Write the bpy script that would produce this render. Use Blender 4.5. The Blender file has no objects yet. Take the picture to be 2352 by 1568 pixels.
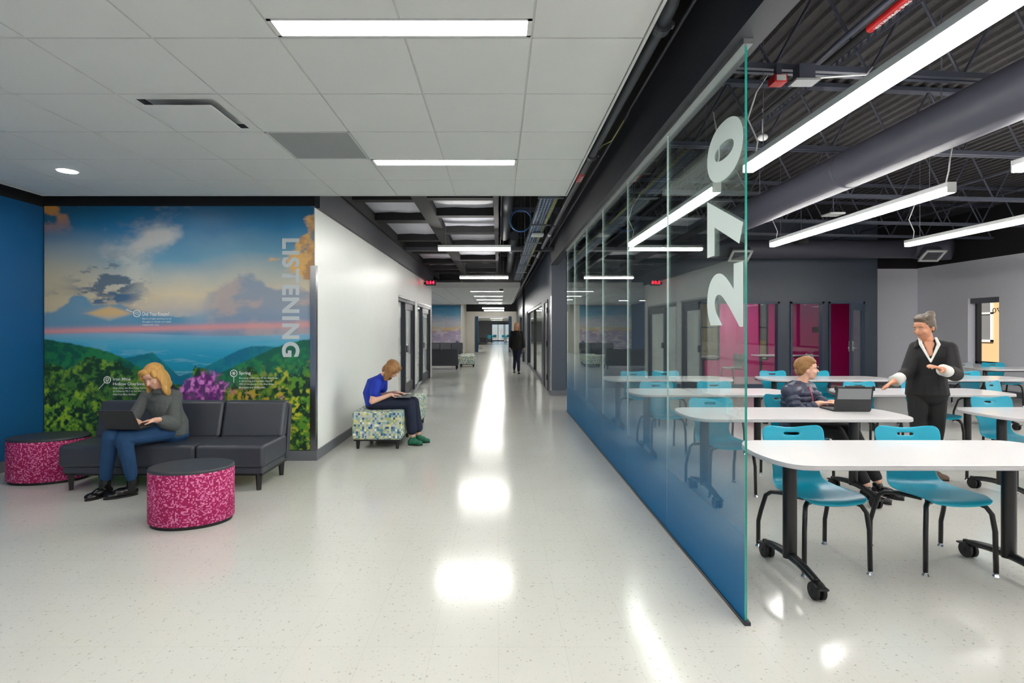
import bpy, math, random
import numpy as np
from mathutils import Vector, Matrix, Euler

random.seed(7)
C = bpy.context.scene.collection
PI = math.pi

# ------------------------------------------------------------------ camera, world, sun, exposure
scn = bpy.context.scene
cam_d = bpy.data.cameras.new('camera')
cam_d.sensor_width = 36.0
cam_d.lens = 1225.0 / 2352.0 * 36.0
cam_d.shift_x = 31.0 / 2352.0
cam_d.shift_y = -27.0 / 2352.0
cam_d.clip_end = 300
cam = bpy.data.objects.new('camera', cam_d)
C.objects.link(cam)
cam.location = (0, 0, 1.45)
cam.rotation_euler = (PI / 2, 0, 0)
scn.camera = cam

world = bpy.data.worlds.new('daylight_sky')
scn.world = world
world.use_nodes = True
wn = world.node_tree
for n in list(wn.nodes):
    wn.nodes.remove(n)
w_out = wn.nodes.new('ShaderNodeOutputWorld')
w_bg = wn.nodes.new('ShaderNodeBackground')
w_sky = wn.nodes.new('ShaderNodeTexSky')
w_sky.sky_type = 'HOSEK_WILKIE'
w_sky.turbidity = 4.0
w_sky.sun_direction = (-0.6, -0.3, 0.72)
w_bg.inputs['Strength'].default_value = 2.5
wn.links.new(w_sky.outputs[0], w_bg.inputs['Color'])
wn.links.new(w_bg.outputs[0], w_out.inputs['Surface'])

sun_d = bpy.data.lights.new('sun', 'SUN')
sun_d.energy = 5.0
sun_d.angle = 0.02
sun_d.color = (1.0, 0.93, 0.82)
sun = bpy.data.objects.new('sun', sun_d)
C.objects.link(sun)
sun.rotation_euler = Vector((0.6, 0.3, -0.72)).to_track_quat('-Z', 'Y').to_euler()

STRIP = 34.0            # strength of every linear luminaire
scn.view_settings.view_transform = 'Standard'
scn.view_settings.look = 'None'
scn.view_settings.gamma = 1.0
scn.view_settings.exposure = 0.62
scn.view_settings.use_curve_mapping = False
try:
    scn.cycles.use_denoising = True
    scn.cycles.max_bounces = 10
    scn.cycles.transparent_max_bounces = 24
    scn.cycles.sample_clamp_indirect = 6.0
    scn.cycles.caustics_reflective = False
    scn.cycles.caustics_refractive = False
except Exception:
    pass

# ------------------------------------------------------------------ materials
def lin(c):
    return tuple(((x / 255.0) / 12.92 if x <= 10 else (((x / 255.0) + 0.055) / 1.055) ** 2.4) for x in c) + (1.0,)

def new_mat(name):
    m = bpy.data.materials.new(name)
    m.use_nodes = True
    nt = m.node_tree
    return m, nt, nt.nodes['Principled BSDF']

def pbr(name, col, rough=0.5, metal=0.0, var=0.06, scale=6.0, bump=0.0, bscale=60.0, spec=0.5, coat=0.0, stretch=None):
    """principled with a slight procedural variation and optional fine relief"""
    m, nt, b = new_mat(name)
    c = lin(col)
    tc = nt.nodes.new('ShaderNodeTexCoord')
    src = tc.outputs['Object']
    if stretch:
        mp = nt.nodes.new('ShaderNodeMapping')
        mp.inputs['Scale'].default_value = stretch
        nt.links.new(src, mp.inputs[0]); src = mp.outputs[0]
    nz = nt.nodes.new('ShaderNodeTexNoise')
    nz.inputs['Scale'].default_value = scale
    nz.inputs['Detail'].default_value = 4
    nt.links.new(src, nz.inputs['Vector'])
    mx = nt.nodes.new('ShaderNodeMix'); mx.data_type = 'RGBA'
    mx.inputs[6].default_value = tuple(max(0, x * (1 - var)) for x in c[:3]) + (1,)
    mx.inputs[7].default_value = tuple(min(1, x * (1 + var)) for x in c[:3]) + (1,)
    nt.links.new(nz.outputs[0], mx.inputs[0])
    nt.links.new(mx.outputs[2], b.inputs['Base Color'])
    b.inputs['Roughness'].default_value = rough
    b.inputs['Metallic'].default_value = metal
    b.inputs['Specular IOR Level'].default_value = spec
    b.inputs['Coat Weight'].default_value = coat
    if bump:
        n2 = nt.nodes.new('ShaderNodeTexNoise')
        n2.inputs['Scale'].default_value = bscale
        n2.inputs['Detail'].default_value = 3
        nt.links.new(src, n2.inputs['Vector'])
        bp = nt.nodes.new('ShaderNodeBump')
        bp.inputs['Strength'].default_value = bump
        bp.inputs['Distance'].default_value = 0.01
        nt.links.new(n2.outputs[0], bp.inputs['Height'])
        nt.links.new(bp.outputs[0], b.inputs['Normal'])
    return m

def emit(name, col, s):
    m, nt, b = new_mat(name)
    b.inputs['Base Color'].default_value = lin(col)
    b.inputs['Emission Color'].default_value = lin(col)
    b.inputs['Emission Strength'].default_value = s
    return m

def glass_mat(name, tint=(1, 1, 1), r0=0.04):
    m = bpy.data.materials.new(name); m.use_nodes = True
    nt = m.node_tree
    nt.nodes.remove(nt.nodes['Principled BSDF'])
    out = nt.nodes['Material Output']
    lw = nt.nodes.new('ShaderNodeLayerWeight')
    p = nt.nodes.new('ShaderNodeMath'); p.operation = 'POWER'; p.inputs[1].default_value = 5.0
    q = nt.nodes.new('ShaderNodeMath'); q.operation = 'MULTIPLY_ADD'; q.inputs[1].default_value = 1 - r0; q.inputs[2].default_value = r0
    nt.links.new(lw.outputs['Facing'], p.inputs[0]); nt.links.new(p.outputs[0], q.inputs[0])
    tr = nt.nodes.new('ShaderNodeBsdfTransparent'); tr.inputs[0].default_value = tint + (1,)
    gl = nt.nodes.new('ShaderNodeBsdfGlossy'); gl.inputs['Roughness'].default_value = 0.01
    gl.inputs['Color'].default_value = (0.95, 1, 0.98, 1)
    mx = nt.nodes.new('ShaderNodeMixShader')
    nt.links.new(q.outputs[0], mx.inputs[0]); nt.links.new(tr.outputs[0], mx.inputs[1]); nt.links.new(gl.outputs[0], mx.inputs[2])
    nt.links.new(mx.outputs[0], out.inputs['Surface'])
    return m

def film_mat():
    m = bpy.data.materials.new('blue_gradient_film'); m.use_nodes = True
    nt = m.node_tree; b = nt.nodes['Principled BSDF']; out = nt.nodes['Material Output']
    b.inputs['Base Color'].default_value = lin((0, 98, 148)); b.inputs['Roughness'].default_value = 0.55; b.inputs['Specular IOR Level'].default_value = 0.15
    geo = nt.nodes.new('ShaderNodeNewGeometry'); sx = nt.nodes.new('ShaderNodeSeparateXYZ')
    nt.links.new(geo.outputs['Position'], sx.inputs[0])
    mr = nt.nodes.new('ShaderNodeMapRange'); mr.interpolation_type = 'SMOOTHSTEP'
    mr.inputs['From Min'].default_value = -0.05; mr.inputs['From Max'].default_value = 1.18
    mr.inputs['To Min'].default_value = 1.0; mr.inputs['To Max'].default_value = 0.0
    nt.links.new(sx.outputs[2], mr.inputs['Value'])
    tr = nt.nodes.new('ShaderNodeBsdfTransparent')
    mx = nt.nodes.new('ShaderNodeMixShader')
    nt.links.new(mr.outputs[0], mx.inputs[0]); nt.links.new(tr.outputs[0], mx.inputs[1]); nt.links.new(b.outputs[0], mx.inputs[2])
    nt.links.new(mx.outputs[0], out.inputs['Surface'])
    return m

def attr_mat(name, attr='print', rough=0.45):
    m, nt, b = new_mat(name)
    a = nt.nodes.new('ShaderNodeAttribute'); a.attribute_name = attr
    nt.links.new(a.outputs['Color'], b.inputs['Base Color'])
    b.inputs['Roughness'].default_value = rough
    return m

def floor_mat():
    m, nt, b = new_mat('polished_speckled_floor')
    tc = nt.nodes.new('ShaderNodeTexCoord')
    vor = nt.nodes.new('ShaderNodeTexVoronoi'); vor.inputs['Scale'].default_value = 120
    nz = nt.nodes.new('ShaderNodeTexNoise'); nz.inputs['Scale'].default_value = 38; nz.inputs['Detail'].default_value = 3
    nz2 = nt.nodes.new('ShaderNodeTexNoise'); nz2.inputs['Scale'].default_value = 0.9
    for n in (vor, nz, nz2):
        nt.links.new(tc.outputs['Object'], n.inputs['Vector'])
    # dark flecks where a voronoi cell's random value is high
    sep = nt.nodes.new('ShaderNodeSeparateColor'); nt.links.new(vor.outputs['Color'], sep.inputs[0])
    r = nt.nodes.new('ShaderNodeMapRange'); r.inputs['From Min'].default_value = 0.90; r.inputs['From Max'].default_value = 0.94
    nt.links.new(sep.outputs[0], r.inputs['Value'])
    rn = nt.nodes.new('ShaderNodeMapRange'); rn.inputs['From Min'].default_value = 0.5; rn.inputs['From Max'].default_value = 0.62
    nt.links.new(nz.outputs[0], rn.inputs['Value'])
    mu = nt.nodes.new('ShaderNodeMath'); mu.operation = 'MULTIPLY'
    nt.links.new(r.outputs[0], mu.inputs[0]); nt.links.new(rn.outputs[0], mu.inputs[1])
    base = nt.nodes.new('ShaderNodeMix'); base.data_type = 'RGBA'
    base.inputs[6].default_value = lin((194, 193, 187)); base.inputs[7].default_value = lin((207, 207, 202))
    nt.links.new(nz2.outputs[0], base.inputs[0])
    # very faint 12 inch joints
    br = nt.nodes.new('ShaderNodeTexBrick'); br.offset = 0.0
    br.inputs['Scale'].default_value = 1.0; br.inputs['Brick Width'].default_value = 0.305; br.inputs['Row Height'].default_value = 0.305
    br.inputs['Mortar Size'].default_value = 0.0012; br.inputs['Color1'].default_value = (1, 1, 1, 1)
    br.inputs['Color2'].default_value = (0.985, 0.985, 0.985, 1); br.inputs['Mortar'].default_value = (0.86, 0.86, 0.86, 1)
    nt.links.new(tc.outputs['Object'], br.inputs['Vector'])
    mb = nt.nodes.new('ShaderNodeMix'); mb.data_type = 'RGBA'; mb.blend_type = 'MULTIPLY'; mb.inputs[0].default_value = 1
    nt.links.new(base.outputs[2], mb.inputs[6]); nt.links.new(br.outputs['Color'], mb.inputs[7])
    fl = nt.nodes.new('ShaderNodeMix'); fl.data_type = 'RGBA'; fl.inputs[7].default_value = lin((168, 165, 154))
    nt.links.new(mu.outputs[0], fl.inputs[0]); nt.links.new(mb.outputs[2], fl.inputs[6])
    nt.links.new(fl.outputs[2], b.inputs['Base Color'])
    b.inputs['Roughness'].default_value = 0.15
    b.inputs['Specular IOR Level'].default_value = 0.6
    # slight waviness of the polish
    n3 = nt.nodes.new('ShaderNodeTexNoise'); n3.inputs['Scale'].default_value = 5.0; n3.inputs['Detail'].default_value = 2
    nt.links.new(tc.outputs['Object'], n3.inputs['Vector'])
    bp = nt.nodes.new('ShaderNodeBump'); bp.inputs['Strength'].default_value = 0.02; bp.inputs['Distance'].default_value = 0.02
    nt.links.new(n3.outputs[0], bp.inputs['Height']); nt.links.new(bp.outputs[0], b.inputs['Normal'])
    return m

def cell_mat(name, cols, su, sv, rough=0.8, jitter=0.0):
    """fabric woven in small random rectangles; cols: (position, colour) steps"""
    m, nt, b = new_mat(name)
    uv = nt.nodes.new('ShaderNodeUVMap')
    mp = nt.nodes.new('ShaderNodeMapping'); mp.inputs['Scale'].default_value = (su, sv, 1)
    nt.links.new(uv.outputs[0], mp.inputs[0])
    fl = nt.nodes.new('ShaderNodeVectorMath'); fl.operation = 'FLOOR'
    nt.links.new(mp.outputs[0], fl.inputs[0])
    wnz = nt.nodes.new('ShaderNodeTexWhiteNoise'); wnz.noise_dimensions = '2D'
    nt.links.new(fl.outputs[0], wnz.inputs['Vector'])
    val = wnz.outputs['Value']
    if jitter:
        nn = nt.nodes.new('ShaderNodeTexNoise'); nn.inputs['Scale'].default_value = 9
        nt.links.new(uv.outputs[0], nn.inputs['Vector'])
        ad = nt.nodes.new('ShaderNodeMath'); ad.operation = 'MULTIPLY_ADD'; ad.inputs[1].default_value = jitter; 
        nt.links.new(nn.outputs[0], ad.inputs[0]); nt.links.new(val, ad.inputs[2])
        sb = nt.nodes.new('ShaderNodeMath'); sb.operation = 'SUBTRACT'; sb.inputs[1].default_value = jitter * 0.5
        nt.links.new(ad.outputs[0], sb.inputs[0]); val = sb.outputs[0]
    cr = nt.nodes.new('ShaderNodeValToRGB'); cr.color_ramp.interpolation = 'CONSTANT'
    el = cr.color_ramp.elements
    while len(el) > 1:
        el.remove(el[-1])
    el[0].position = 0; el[0].color = lin(cols[0][1])
    for p, c in cols[1:]:
        e = el.new(p); e.color = lin(c)
    nt.links.new(val, cr.inputs[0]); nt.links.new(cr.outputs[0], b.inputs['Base Color'])
    b.inputs['Roughness'].default_value = rough
    return m

M = {}
M['floor'] = floor_mat()
M['white_wall'] = pbr('white_wall_paint', (243, 243, 241), 0.38, var=0.02, bump=0.03, bscale=120)
M['cream_wall'] = pbr('cream_wall_paint', (214, 210, 200), 0.5, var=0.02)
M['grey_wall'] = pbr('light_grey_wall_paint', (232, 232, 240), 0.6, var=0.02, bump=0.03, bscale=120)
M['blue_wall'] = pbr('blue_wall_paint', (6, 84, 138), 0.55, var=0.03, bump=0.03, bscale=120)
M['slate'] = pbr('slate_wall_paint', (70, 79, 94), 0.35, var=0.04, bump=0.02, bscale=90)
M['slate_dark'] = pbr('dark_slate_paint', (52, 54, 62), 0.5, var=0.06)
M['black'] = pbr('matt_black_paint', (22, 22, 25), 0.8, var=0.1)
M['magenta_wall'] = pbr('magenta_wall_paint', (186, 14, 112), 0.5, var=0.03)
M['deck'] = pbr('dark_roof_deck', (58, 56, 58), 0.85, var=0.35, scale=22, bump=0.5, bscale=50)
M['steel_dark'] = pbr('dark_painted_steel', (66, 70, 84), 0.42, var=0.1)
M['duct'] = pbr('dark_painted_duct', (70, 70, 84), 0.55, var=0.1, scale=3, stretch=(2, .5, 2))
M['pipe'] = pbr('dark_painted_pipe', (72, 76, 84), 0.4, var=0.08)
M['board'] = pbr('grey_insulation_board', (196, 196, 208), 0.5, var=0.12, scale=2.5, bump=0.2, bscale=5)
M['tile'] = pbr('white_ceiling_tile', (222, 224, 224), 0.9, var=0.015, bump=0.06, bscale=160)
M['tbar'] = pbr('white_ceiling_grid', (205, 207, 206), 0.5, var=0.02)
M['baseboard'] = pbr('grey_rubber_base', (104, 106, 114), 0.5)
M['grille'] = pbr('grey_perforated_return_grille', (150, 154, 156), 0.6, bump=0.4, bscale=300)
M['white_metal'] = pbr('white_painted_metal', (225, 226, 226), 0.4, var=0.02)
M['alu'] = pbr('satin_aluminium', (180, 182, 184), 0.3, metal=0.9, var=0.05)
M['stainless'] = pbr('brushed_stainless', (190, 190, 190), 0.22, metal=1.0, var=0.08, stretch=(1, 1, 12))
M['chrome'] = pbr('chrome', (220, 220, 222), 0.12, metal=1.0)
M['lamp'] = emit('lit_diffuser', (255, 252, 246), STRIP)
M['lamp_far'] = emit('lit_diffuser_high_output', (255, 252, 246), STRIP * 1.35)
M['lamp_dim'] = emit('dimmed_diffuser', (255, 252, 246), 7.0)
M['lamp_spot'] = emit('lit_downlight', (255, 250, 240), 160.0)
M['glass'] = glass_mat('clear_glass', (0.93, 0.975, 0.96), 0.055)
M['pane'] = glass_mat('window_glass', (0.95, 0.97, 0.97))
M['film'] = film_mat()
M['glass_edge'] = pbr('green_glass_edge', (40, 150, 135), 0.15, var=0.4, scale=3)
M['glass_joint'] = pbr('pale_glass_joint', (186, 204, 202), 0.2, var=0.1)
M['frost'] = pbr('frosted_white_vinyl', (212, 226, 224), 0.5, var=0.02)
M['print'] = attr_mat('printed_mural')
M['ink'] = pbr('white_print', (236, 238, 236), 0.45, var=0.02)
M['ink_soft'] = pbr('soft_white_print', (205, 212, 216), 0.45, var=0.05)
M['leather'] = pbr('charcoal_leather', (58, 61, 70), 0.36, var=0.08, bump=0.05, bscale=220)
M['wood_black'] = pbr('black_stained_wood', (24, 22, 22), 0.4)
M['pink_fabric'] = cell_mat('magenta_dotted_fabric', [(0, (150, 8, 76)), (.38, (164, 14, 86)), (.66, (200, 92, 146)), (.84, (216, 128, 168))], 105, 105)
M['ottoman_top'] = pbr('charcoal_vinyl_top', (54, 57, 64), 0.42, var=0.05)
M['bench_fabric'] = cell_mat('multicolour_block_fabric', [(0, (150, 176, 172)), (.2, (196, 200, 180)), (.38, (92, 132, 156)), (.5, (214, 206, 150)), (.63, (166, 176, 120)), (.74, (180, 190, 200)), (.86, (44, 92, 142)), (.93, (232, 232, 214))], 40, 36, jitter=.2)
M['turq'] = pbr('turquoise_polypropylene', (10, 158, 186), 0.32, var=0.03, bump=0.03, bscale=400)
M['grey_shell'] = pbr('grey_polypropylene', (150, 156, 160), 0.4, var=0.03)
M['black_metal'] = pbr('black_powder_coat', (22, 23, 26), 0.35, var=0.08)
M['laminate'] = pbr('white_laminate', (236, 234, 236), 0.13, var=0.01)
M['edge_band'] = pbr('pale_grey_edge_band', (196, 194, 198), 0.4, var=0.02)
M['rubber'] = pbr('black_rubber', (16, 16, 18), 0.55)
M['skin'] = pbr('skin', (226, 176, 152), 0.5, var=0.05, scale=14)
M['skin_tan'] = pbr('tanned_skin', (206, 146, 116), 0.5, var=0.06, scale=14)
M['lips'] = pbr('lips', (178, 96, 92), 0.45)
M['eye'] = pbr('eye_white', (228, 226, 220), 0.2, var=0.01)
M['iris'] = pbr('iris', (48, 42, 38), 0.2)
M['hair_blond'] = pbr('blond_hair', (196, 148, 78), 0.42, var=0.45, scale=16, bump=0.5, bscale=50, stretch=(3, 3, .35))
M['hair_brown'] = pbr('light_brown_hair', (150, 104, 58), 0.42, var=0.5, scale=16, bump=0.5, bscale=50, stretch=(3, 3, .35))
M['hair_short'] = pbr('short_sandy_hair', (140, 98, 52), 0.5, var=0.4, scale=30, bump=0.5, bscale=70)
M['hair_grey'] = pbr('grey_brown_hair', (92, 79, 68), 0.5, var=0.5, scale=18, bump=0.5, bscale=60, stretch=(1, .4, 2))
M['sweater'] = pbr('charcoal_knit', (88, 92, 92), 0.9, var=0.25, scale=60, bump=0.7, bscale=170)
M['jeans'] = pbr('blue_denim', (20, 62, 104), 0.8, var=0.35, scale=12, bump=0.3, bscale=260)
M['boot'] = pbr('black_boot_leather', (16, 16, 18), 0.22, var=0.1)
M['royal'] = pbr('royal_blue_cotton', (8, 48, 172), 0.7, var=0.1, bump=0.25, bscale=30)
M['navy'] = pbr('navy_trousers', (16, 26, 52), 0.8, var=0.15, bump=0.2, bscale=30)
M['clog'] = pbr('green_clog', (16, 98, 72), 0.6)
M['puffer'] = pbr('navy_quilted_nylon', (46, 52, 76), 0.4, var=0.12)
M['pink_zip'] = pbr('pink_zip_tape', (190, 70, 100), 0.5)
M['black_cloth'] = pbr('black_cloth', (17, 17, 20), 0.75, var=0.15, bump=0.25, bscale=25)
M['white_cloth'] = pbr('white_cotton', (226, 226, 222), 0.8, var=0.04, bump=0.2, bscale=30)
M['shoe_tan'] = pbr('tan_suede', (128, 106, 92), 0.8)
M['laptop_dark'] = pbr('dark_laptop_case', (30, 31, 36), 0.4)
M['laptop_grey'] = pbr('grey_laptop_lid', (120, 122, 126), 0.35, var=0.03)
M['screen'] = pbr('dark_screen', (14, 16, 20), 0.1)
M['keys'] = pbr('keyboard', (50, 52, 56), 0.5)
M['red'] = pbr('red_plastic', (190, 24, 28), 0.4)
M['led'] = emit('red_led_digits', (255, 20, 50), 6.0)
M['cable_blue'] = pbr('blue_data_cable', (34, 88, 152), 0.5)
M['cable_white'] = pbr('white_data_cable', (196, 206, 216), 0.5)
M['cable_yellow'] = pbr('yellow_data_cable', (196, 196, 110), 0.5)
M['wire'] = pbr('grey_wire', (120, 126, 134), 0.4, metal=.5)
M['brick_tan'] = pbr('tan_facade', (206, 176, 134), 0.9, var=0.1, scale=30)
M['asphalt'] = pbr('outdoor_paving', (150, 148, 140), 0.9)
M['frame_dark'] = pbr('dark_door_frame', (34, 38, 50), 0.35)
M['frame_blue'] = pbr('blue_steel_frame', (62, 80, 104), 0.4)
M['teal_frame'] = pbr('deep_blue_frame', (10, 62, 92), 0.45)
M['door_grey'] = pbr('grey_door_leaf', (110, 108, 108), 0.3, var=0.04)

# ------------------------------------------------------------------ geometry collector
class G:
    def __init__(s):
        s.v = []; s.f = []; s.mi = []; s.cur = 0; s.T = None
    def add(s, vs, fs):
        o = len(s.v)
        if s.T is not None:
            vs = [tuple(s.T @ Vector(v)) for v in vs]
        s.v += [tuple(v) for v in vs]
        s.f += [tuple(i + o for i in f) for f in fs]
        s.mi += [s.cur] * len(fs)
        return s
    def box(s, x0, x1, y0, y1, z0, z1):
        return s.add([(x0, y0, z0), (x1, y0, z0), (x1, y1, z0), (x0, y1, z0), (x0, y0, z1), (x1, y0, z1), (x1, y1, z1), (x0, y1, z1)],
                     [(0, 3, 2, 1), (4, 5, 6, 7), (0, 1, 5, 4), (1, 2, 6, 5), (2, 3, 7, 6), (3, 0, 4, 7)])
    def prism(s, poly, z0, z1):
        n = len(poly)
        return s.add([(x, y, z0) for x, y in poly] + [(x, y, z1) for x, y in poly],
                     [tuple(range(n))[::-1], tuple(range(n, 2 * n))] + [(i, (i + 1) % n, n + (i + 1) % n, n + i) for i in range(n)])
    def tube(s, pts, r, n=8, closed=False, side=None, r2=None):
        """r: radius or list; side: unit vector giving the first axis; r2: second radius (list) for ellipses"""
        P = [Vector(p) for p in pts]; m = len(P)
        R = r if isinstance(r, (list, tuple)) else [r] * m
        R2 = R if r2 is None else (r2 if isinstance(r2, (list, tuple)) else [r2] * m)
        vs = []; prev = Vector(side) if side is not None else None
        for i in range(m):
            if closed: t = P[(i + 1) % m] - P[i - 1]
            else: t = P[min(i + 1, m - 1)] - P[max(i - 1, 0)]
            t.normalize()
            if prev is None:
                prev = Vector((0, 0, 1)) if abs(t.z) < 0.9 else Vector((1, 0, 0))
            a = Vector(side) if side is not None else prev
            a = a - t * a.dot(t)
            if a.length < 1e-5: a = t.orthogonal()
            a.normalize(); b = t.cross(a); prev = a
            for k in range(n):
                an = 2 * PI * k / n
                vs.append(P[i] + a * (R[i] * math.cos(an)) + b * (R2[i] * math.sin(an)))
        fs = []
        for i in range(m if closed else m - 1):
            for k in range(n):
                j = (i + 1) % m
                fs.append((i * n + k, i * n + (k + 1) % n, j * n + (k + 1) % n, j * n + k))
        if not closed:
            fs.append(tuple(range(n))[::-1]); fs.append(tuple(range((m - 1) * n, m * n)))
        return s.add(vs, fs)
    def cyl(s, p0, p1, r, n=16):
        return s.tube([p0, p1], r, n)
    def capsule(s, p0, p1, r0, r1, n=14):
        p0 = Vector(p0); p1 = Vector(p1); d = p1 - p0; L = d.length
        if L < 1e-6: return s.ball(p0, (r0, r0, r0), n=n)
        d /= L; pts = []; rr = []
        for k in range(1, 6):
            a = PI / 2 * (1 - k / 5.0)
            pts.append(p0 - d * (r0 * math.sin(a))); rr.append(max(r0 * math.cos(a), r0 * .02))
        for k in range(0, 5):
            a = PI / 2 * (k / 5.0)
            pts.append(p1 + d * (r1 * math.sin(a))); rr.append(r1 * math.cos(a))
        pts.append(p1 + d * r1); rr.append(r1 * .02)
        return s.tube(pts, rr, n)
    def chain(s, pts, rs, n=14):
        for i in range(len(pts) - 1):
            s.capsule(pts[i], pts[i + 1], rs[i], rs[i + 1], n)
        return s
    def ball(s, c, r, n=16, R=None):
        c = Vector(c); m = n // 2 + 1
        if not isinstance(r, (tuple, list)): r = (r, r, r)
        vs = []
        for i in range(1, m):
            a = PI * i / m
            for k in range(n):
                b = 2 * PI * k / n
                v = Vector((r[0] * math.sin(a) * math.cos(b), r[1] * math.sin(a) * math.sin(b), r[2] * math.cos(a)))
                if R is not None: v = R @ v
                vs.append(c + v)
        t = Vector((0, 0, r[2]))
        if R is not None: t = R @ t
        vs += [c + t, c - t]
        fs = []
        for i in range(m - 2):
            for k in range(n):
                fs.append((i * n + k, (i + 1) * n + k, (i + 1) * n + (k + 1) % n, i * n + (k + 1) % n))
        T = len(vs) - 2; Bt = len(vs) - 1
        for k in range(n):
            fs.append((T, k, (k + 1) % n)); fs.append((Bt, (m - 2) * n + (k + 1) % n, (m - 2) * n + k))
        return s.add(vs, fs)
    def loft(s, pts, w, d, side, n=18):
        """closed elliptical loft with rounded ends: w half-widths along side, d half-depths"""
        P = [Vector(p) for p in pts]
        a = (P[0] - P[1]).normalized() * min(w[0], d[0]) * .5; b = (P[-1] - P[-2]).normalized() * min(w[-1], d[-1]) * .5
        P = [P[0] + a, P[0] + a * .6] + P + [P[-1] + b * .6, P[-1] + b]
        W = [w[0] * .4, w[0] * .8] + list(w) + [w[-1] * .8, w[-1] * .4]
        D = [d[0] * .4, d[0] * .8] + list(d) + [d[-1] * .8, d[-1] * .4]
        return s.tube(P, W, n, side=side, r2=D)
    def build(s, name, mats, parent=None, smooth=False, bevel=0.0, seg=2, boxuv=False, loc=None, sub=0, angle=0.6):
        me = bpy.data.meshes.new(name)
        me.from_pydata(s.v, [], s.f)
        if not isinstance(mats, (list, tuple)): mats = [mats]
        for m in mats: me.materials.append(m)
        if len(mats) > 1:
            me.polygons.foreach_set('material_index', s.mi)
        if smooth:
            me.polygons.foreach_set('use_smooth', [True] * len(me.polygons))
        if boxuv:
            uv = me.uv_layers.new(name='UVMap')
            for p in me.polygons:
                nn = p.normal; ax = max(range(3), key=lambda i: abs(nn[i]))
                for li in p.loop_indices:
                    co = me.vertices[me.loops[li].vertex_index].co
                    uv.data[li].uv = (co.y, co.z) if ax == 0 else ((co.x, co.z) if ax == 1 else (co.x, co.y))
        me.update()
        o = bpy.data.objects.new(name, me)
        C.objects.link(o)
        if parent is not None: o.parent = parent
        if loc is not None: o.location = loc
        if bevel:
            b = o.modifiers.new('bevel', 'BEVEL'); b.width = bevel; b.segments = seg; b.limit_method = 'ANGLE'; b.angle_limit = angle
            b.harden_normals = False
            if not smooth:
                me.polygons.foreach_set('use_smooth', [True] * len(me.polygons))
                wn_ = o.modifiers.new('normals', 'WEIGHTED_NORMAL'); wn_.keep_sharp = True
        if sub:
            q = o.modifiers.new('subdivision', 'SUBSURF'); q.levels = sub; q.render_levels = sub
        return o

def tag(o, label=None, cat=None, group=None, kind=None):
    if label: o['label'] = label
    if cat: o['category'] = cat
    if group: o['group'] = group
    if kind: o['kind'] = kind
    return o

def empty(name, loc=(0, 0, 0), rz=0.0, rot=None):
    o = bpy.data.objects.new(name, None); C.objects.link(o)
    o.empty_display_size = 0.1
    o.location = loc; o.rotation_euler = rot if rot else (0, 0, rz)
    return o

def copy_tree(o, parent=None):
    c = o.copy(); C.objects.link(c); c.parent = parent
    for ch in list(o.children):
        copy_tree(ch, c)
    return c

def struct(name, g, m, parent=None, **k):
    o = g.build(name, m, parent, **k)
    if parent is None: o['kind'] = 'structure'
    return o

def box_struct(name, b, m, **k):
    return struct(name, G().box(*b), m, **k)

def share(o, parent, loc, rz=0.0, scale=None):
    c = o.copy(); C.objects.link(c); c.parent = parent; c.location = loc; c.rotation_euler = (0, 0, rz)
    if scale: c.scale = scale
    return c

def remesh(name, g, m, parent=None, voxel=0.006, smooth=3):
    me = bpy.data.meshes.new('tmp'); me.from_pydata(g.v, [], g.f)
    t = bpy.data.objects.new('tmp', me); C.objects.link(t)
    r = t.modifiers.new('r', 'REMESH'); r.mode = 'VOXEL'; r.voxel_size = voxel
    if smooth:
        q = t.modifiers.new('s', 'SMOOTH'); q.factor = 0.5; q.iterations = smooth
    dg = bpy.context.evaluated_depsgraph_get(); dg.update()
    me2 = bpy.data.meshes.new_from_object(t.evaluated_get(dg))
    bpy.data.objects.remove(t); bpy.data.meshes.remove(me)
    me2.name = name; me2.materials.clear(); me2.materials.append(m)
    me2.polygons.foreach_set('use_smooth', [True] * len(me2.polygons))
    o = bpy.data.objects.new(name, me2); C.objects.link(o)
    if parent is not None: o.parent = parent
    return o

def text_mesh(name, s, m, xdir, ydir, origin, parent=None, size=None, fit=None, bold=0.0, extrude=0.0006, align='LEFT', spacing=1.0):
    """letters as a mesh. xdir/ydir: world directions of the baseline and of the letters' up. fit=(w,h) scales to a box whose lower-left is origin"""
    cu = bpy.data.curves.new('t', 'FONT'); cu.body = s; cu.size = 1.0; cu.offset = bold; cu.extrude = 0.0
    cu.align_x = align; cu.space_character = spacing
    t = bpy.data.objects.new('t', cu); C.objects.link(t)
    dg = bpy.context.evaluated_depsgraph_get(); dg.update()
    me = bpy.data.meshes.new_from_object(t.evaluated_get(dg))
    bpy.data.objects.remove(t); bpy.data.curves.remove(cu)
    co = np.empty(len(me.vertices) * 3); me.vertices.foreach_get('co', co); co = co.reshape(-1, 3)
    if fit:
        lo = co.min(0); hi = co.max(0)
        sx = fit[0] / (hi[0] - lo[0]); sy = fit[1] / (hi[1] - lo[1])
        co[:, 0] = (co[:, 0] - lo[0]) * sx; co[:, 1] = (co[:, 1] - lo[1]) * sy
    else:
        co[:, :2] *= size
    X = np.array(xdir, float); Y = np.array(ydir, float); N = np.cross(X, Y)
    w = np.array(origin, float) + co[:, :1] * X + co[:, 1:2] * Y + N * extrude
    me.vertices.foreach_set('co', w.reshape(-1)); me.update()
    me.name = name; me.materials.clear(); me.materials.append(m)
    o = bpy.data.objects.new(name, me); C.objects.link(o)
    if parent is not None: o.parent = parent
    return o

# ------------------------------------------------------------------ the shell
box_struct('floor', (-8, 12.2, -6, 70, -0.1, 0), M['floor'])
roof = box_struct('ceiling_deck', (-8.2, 12.4, -6.2, 70.2, 4.25, 4.45), M['black'])
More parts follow.
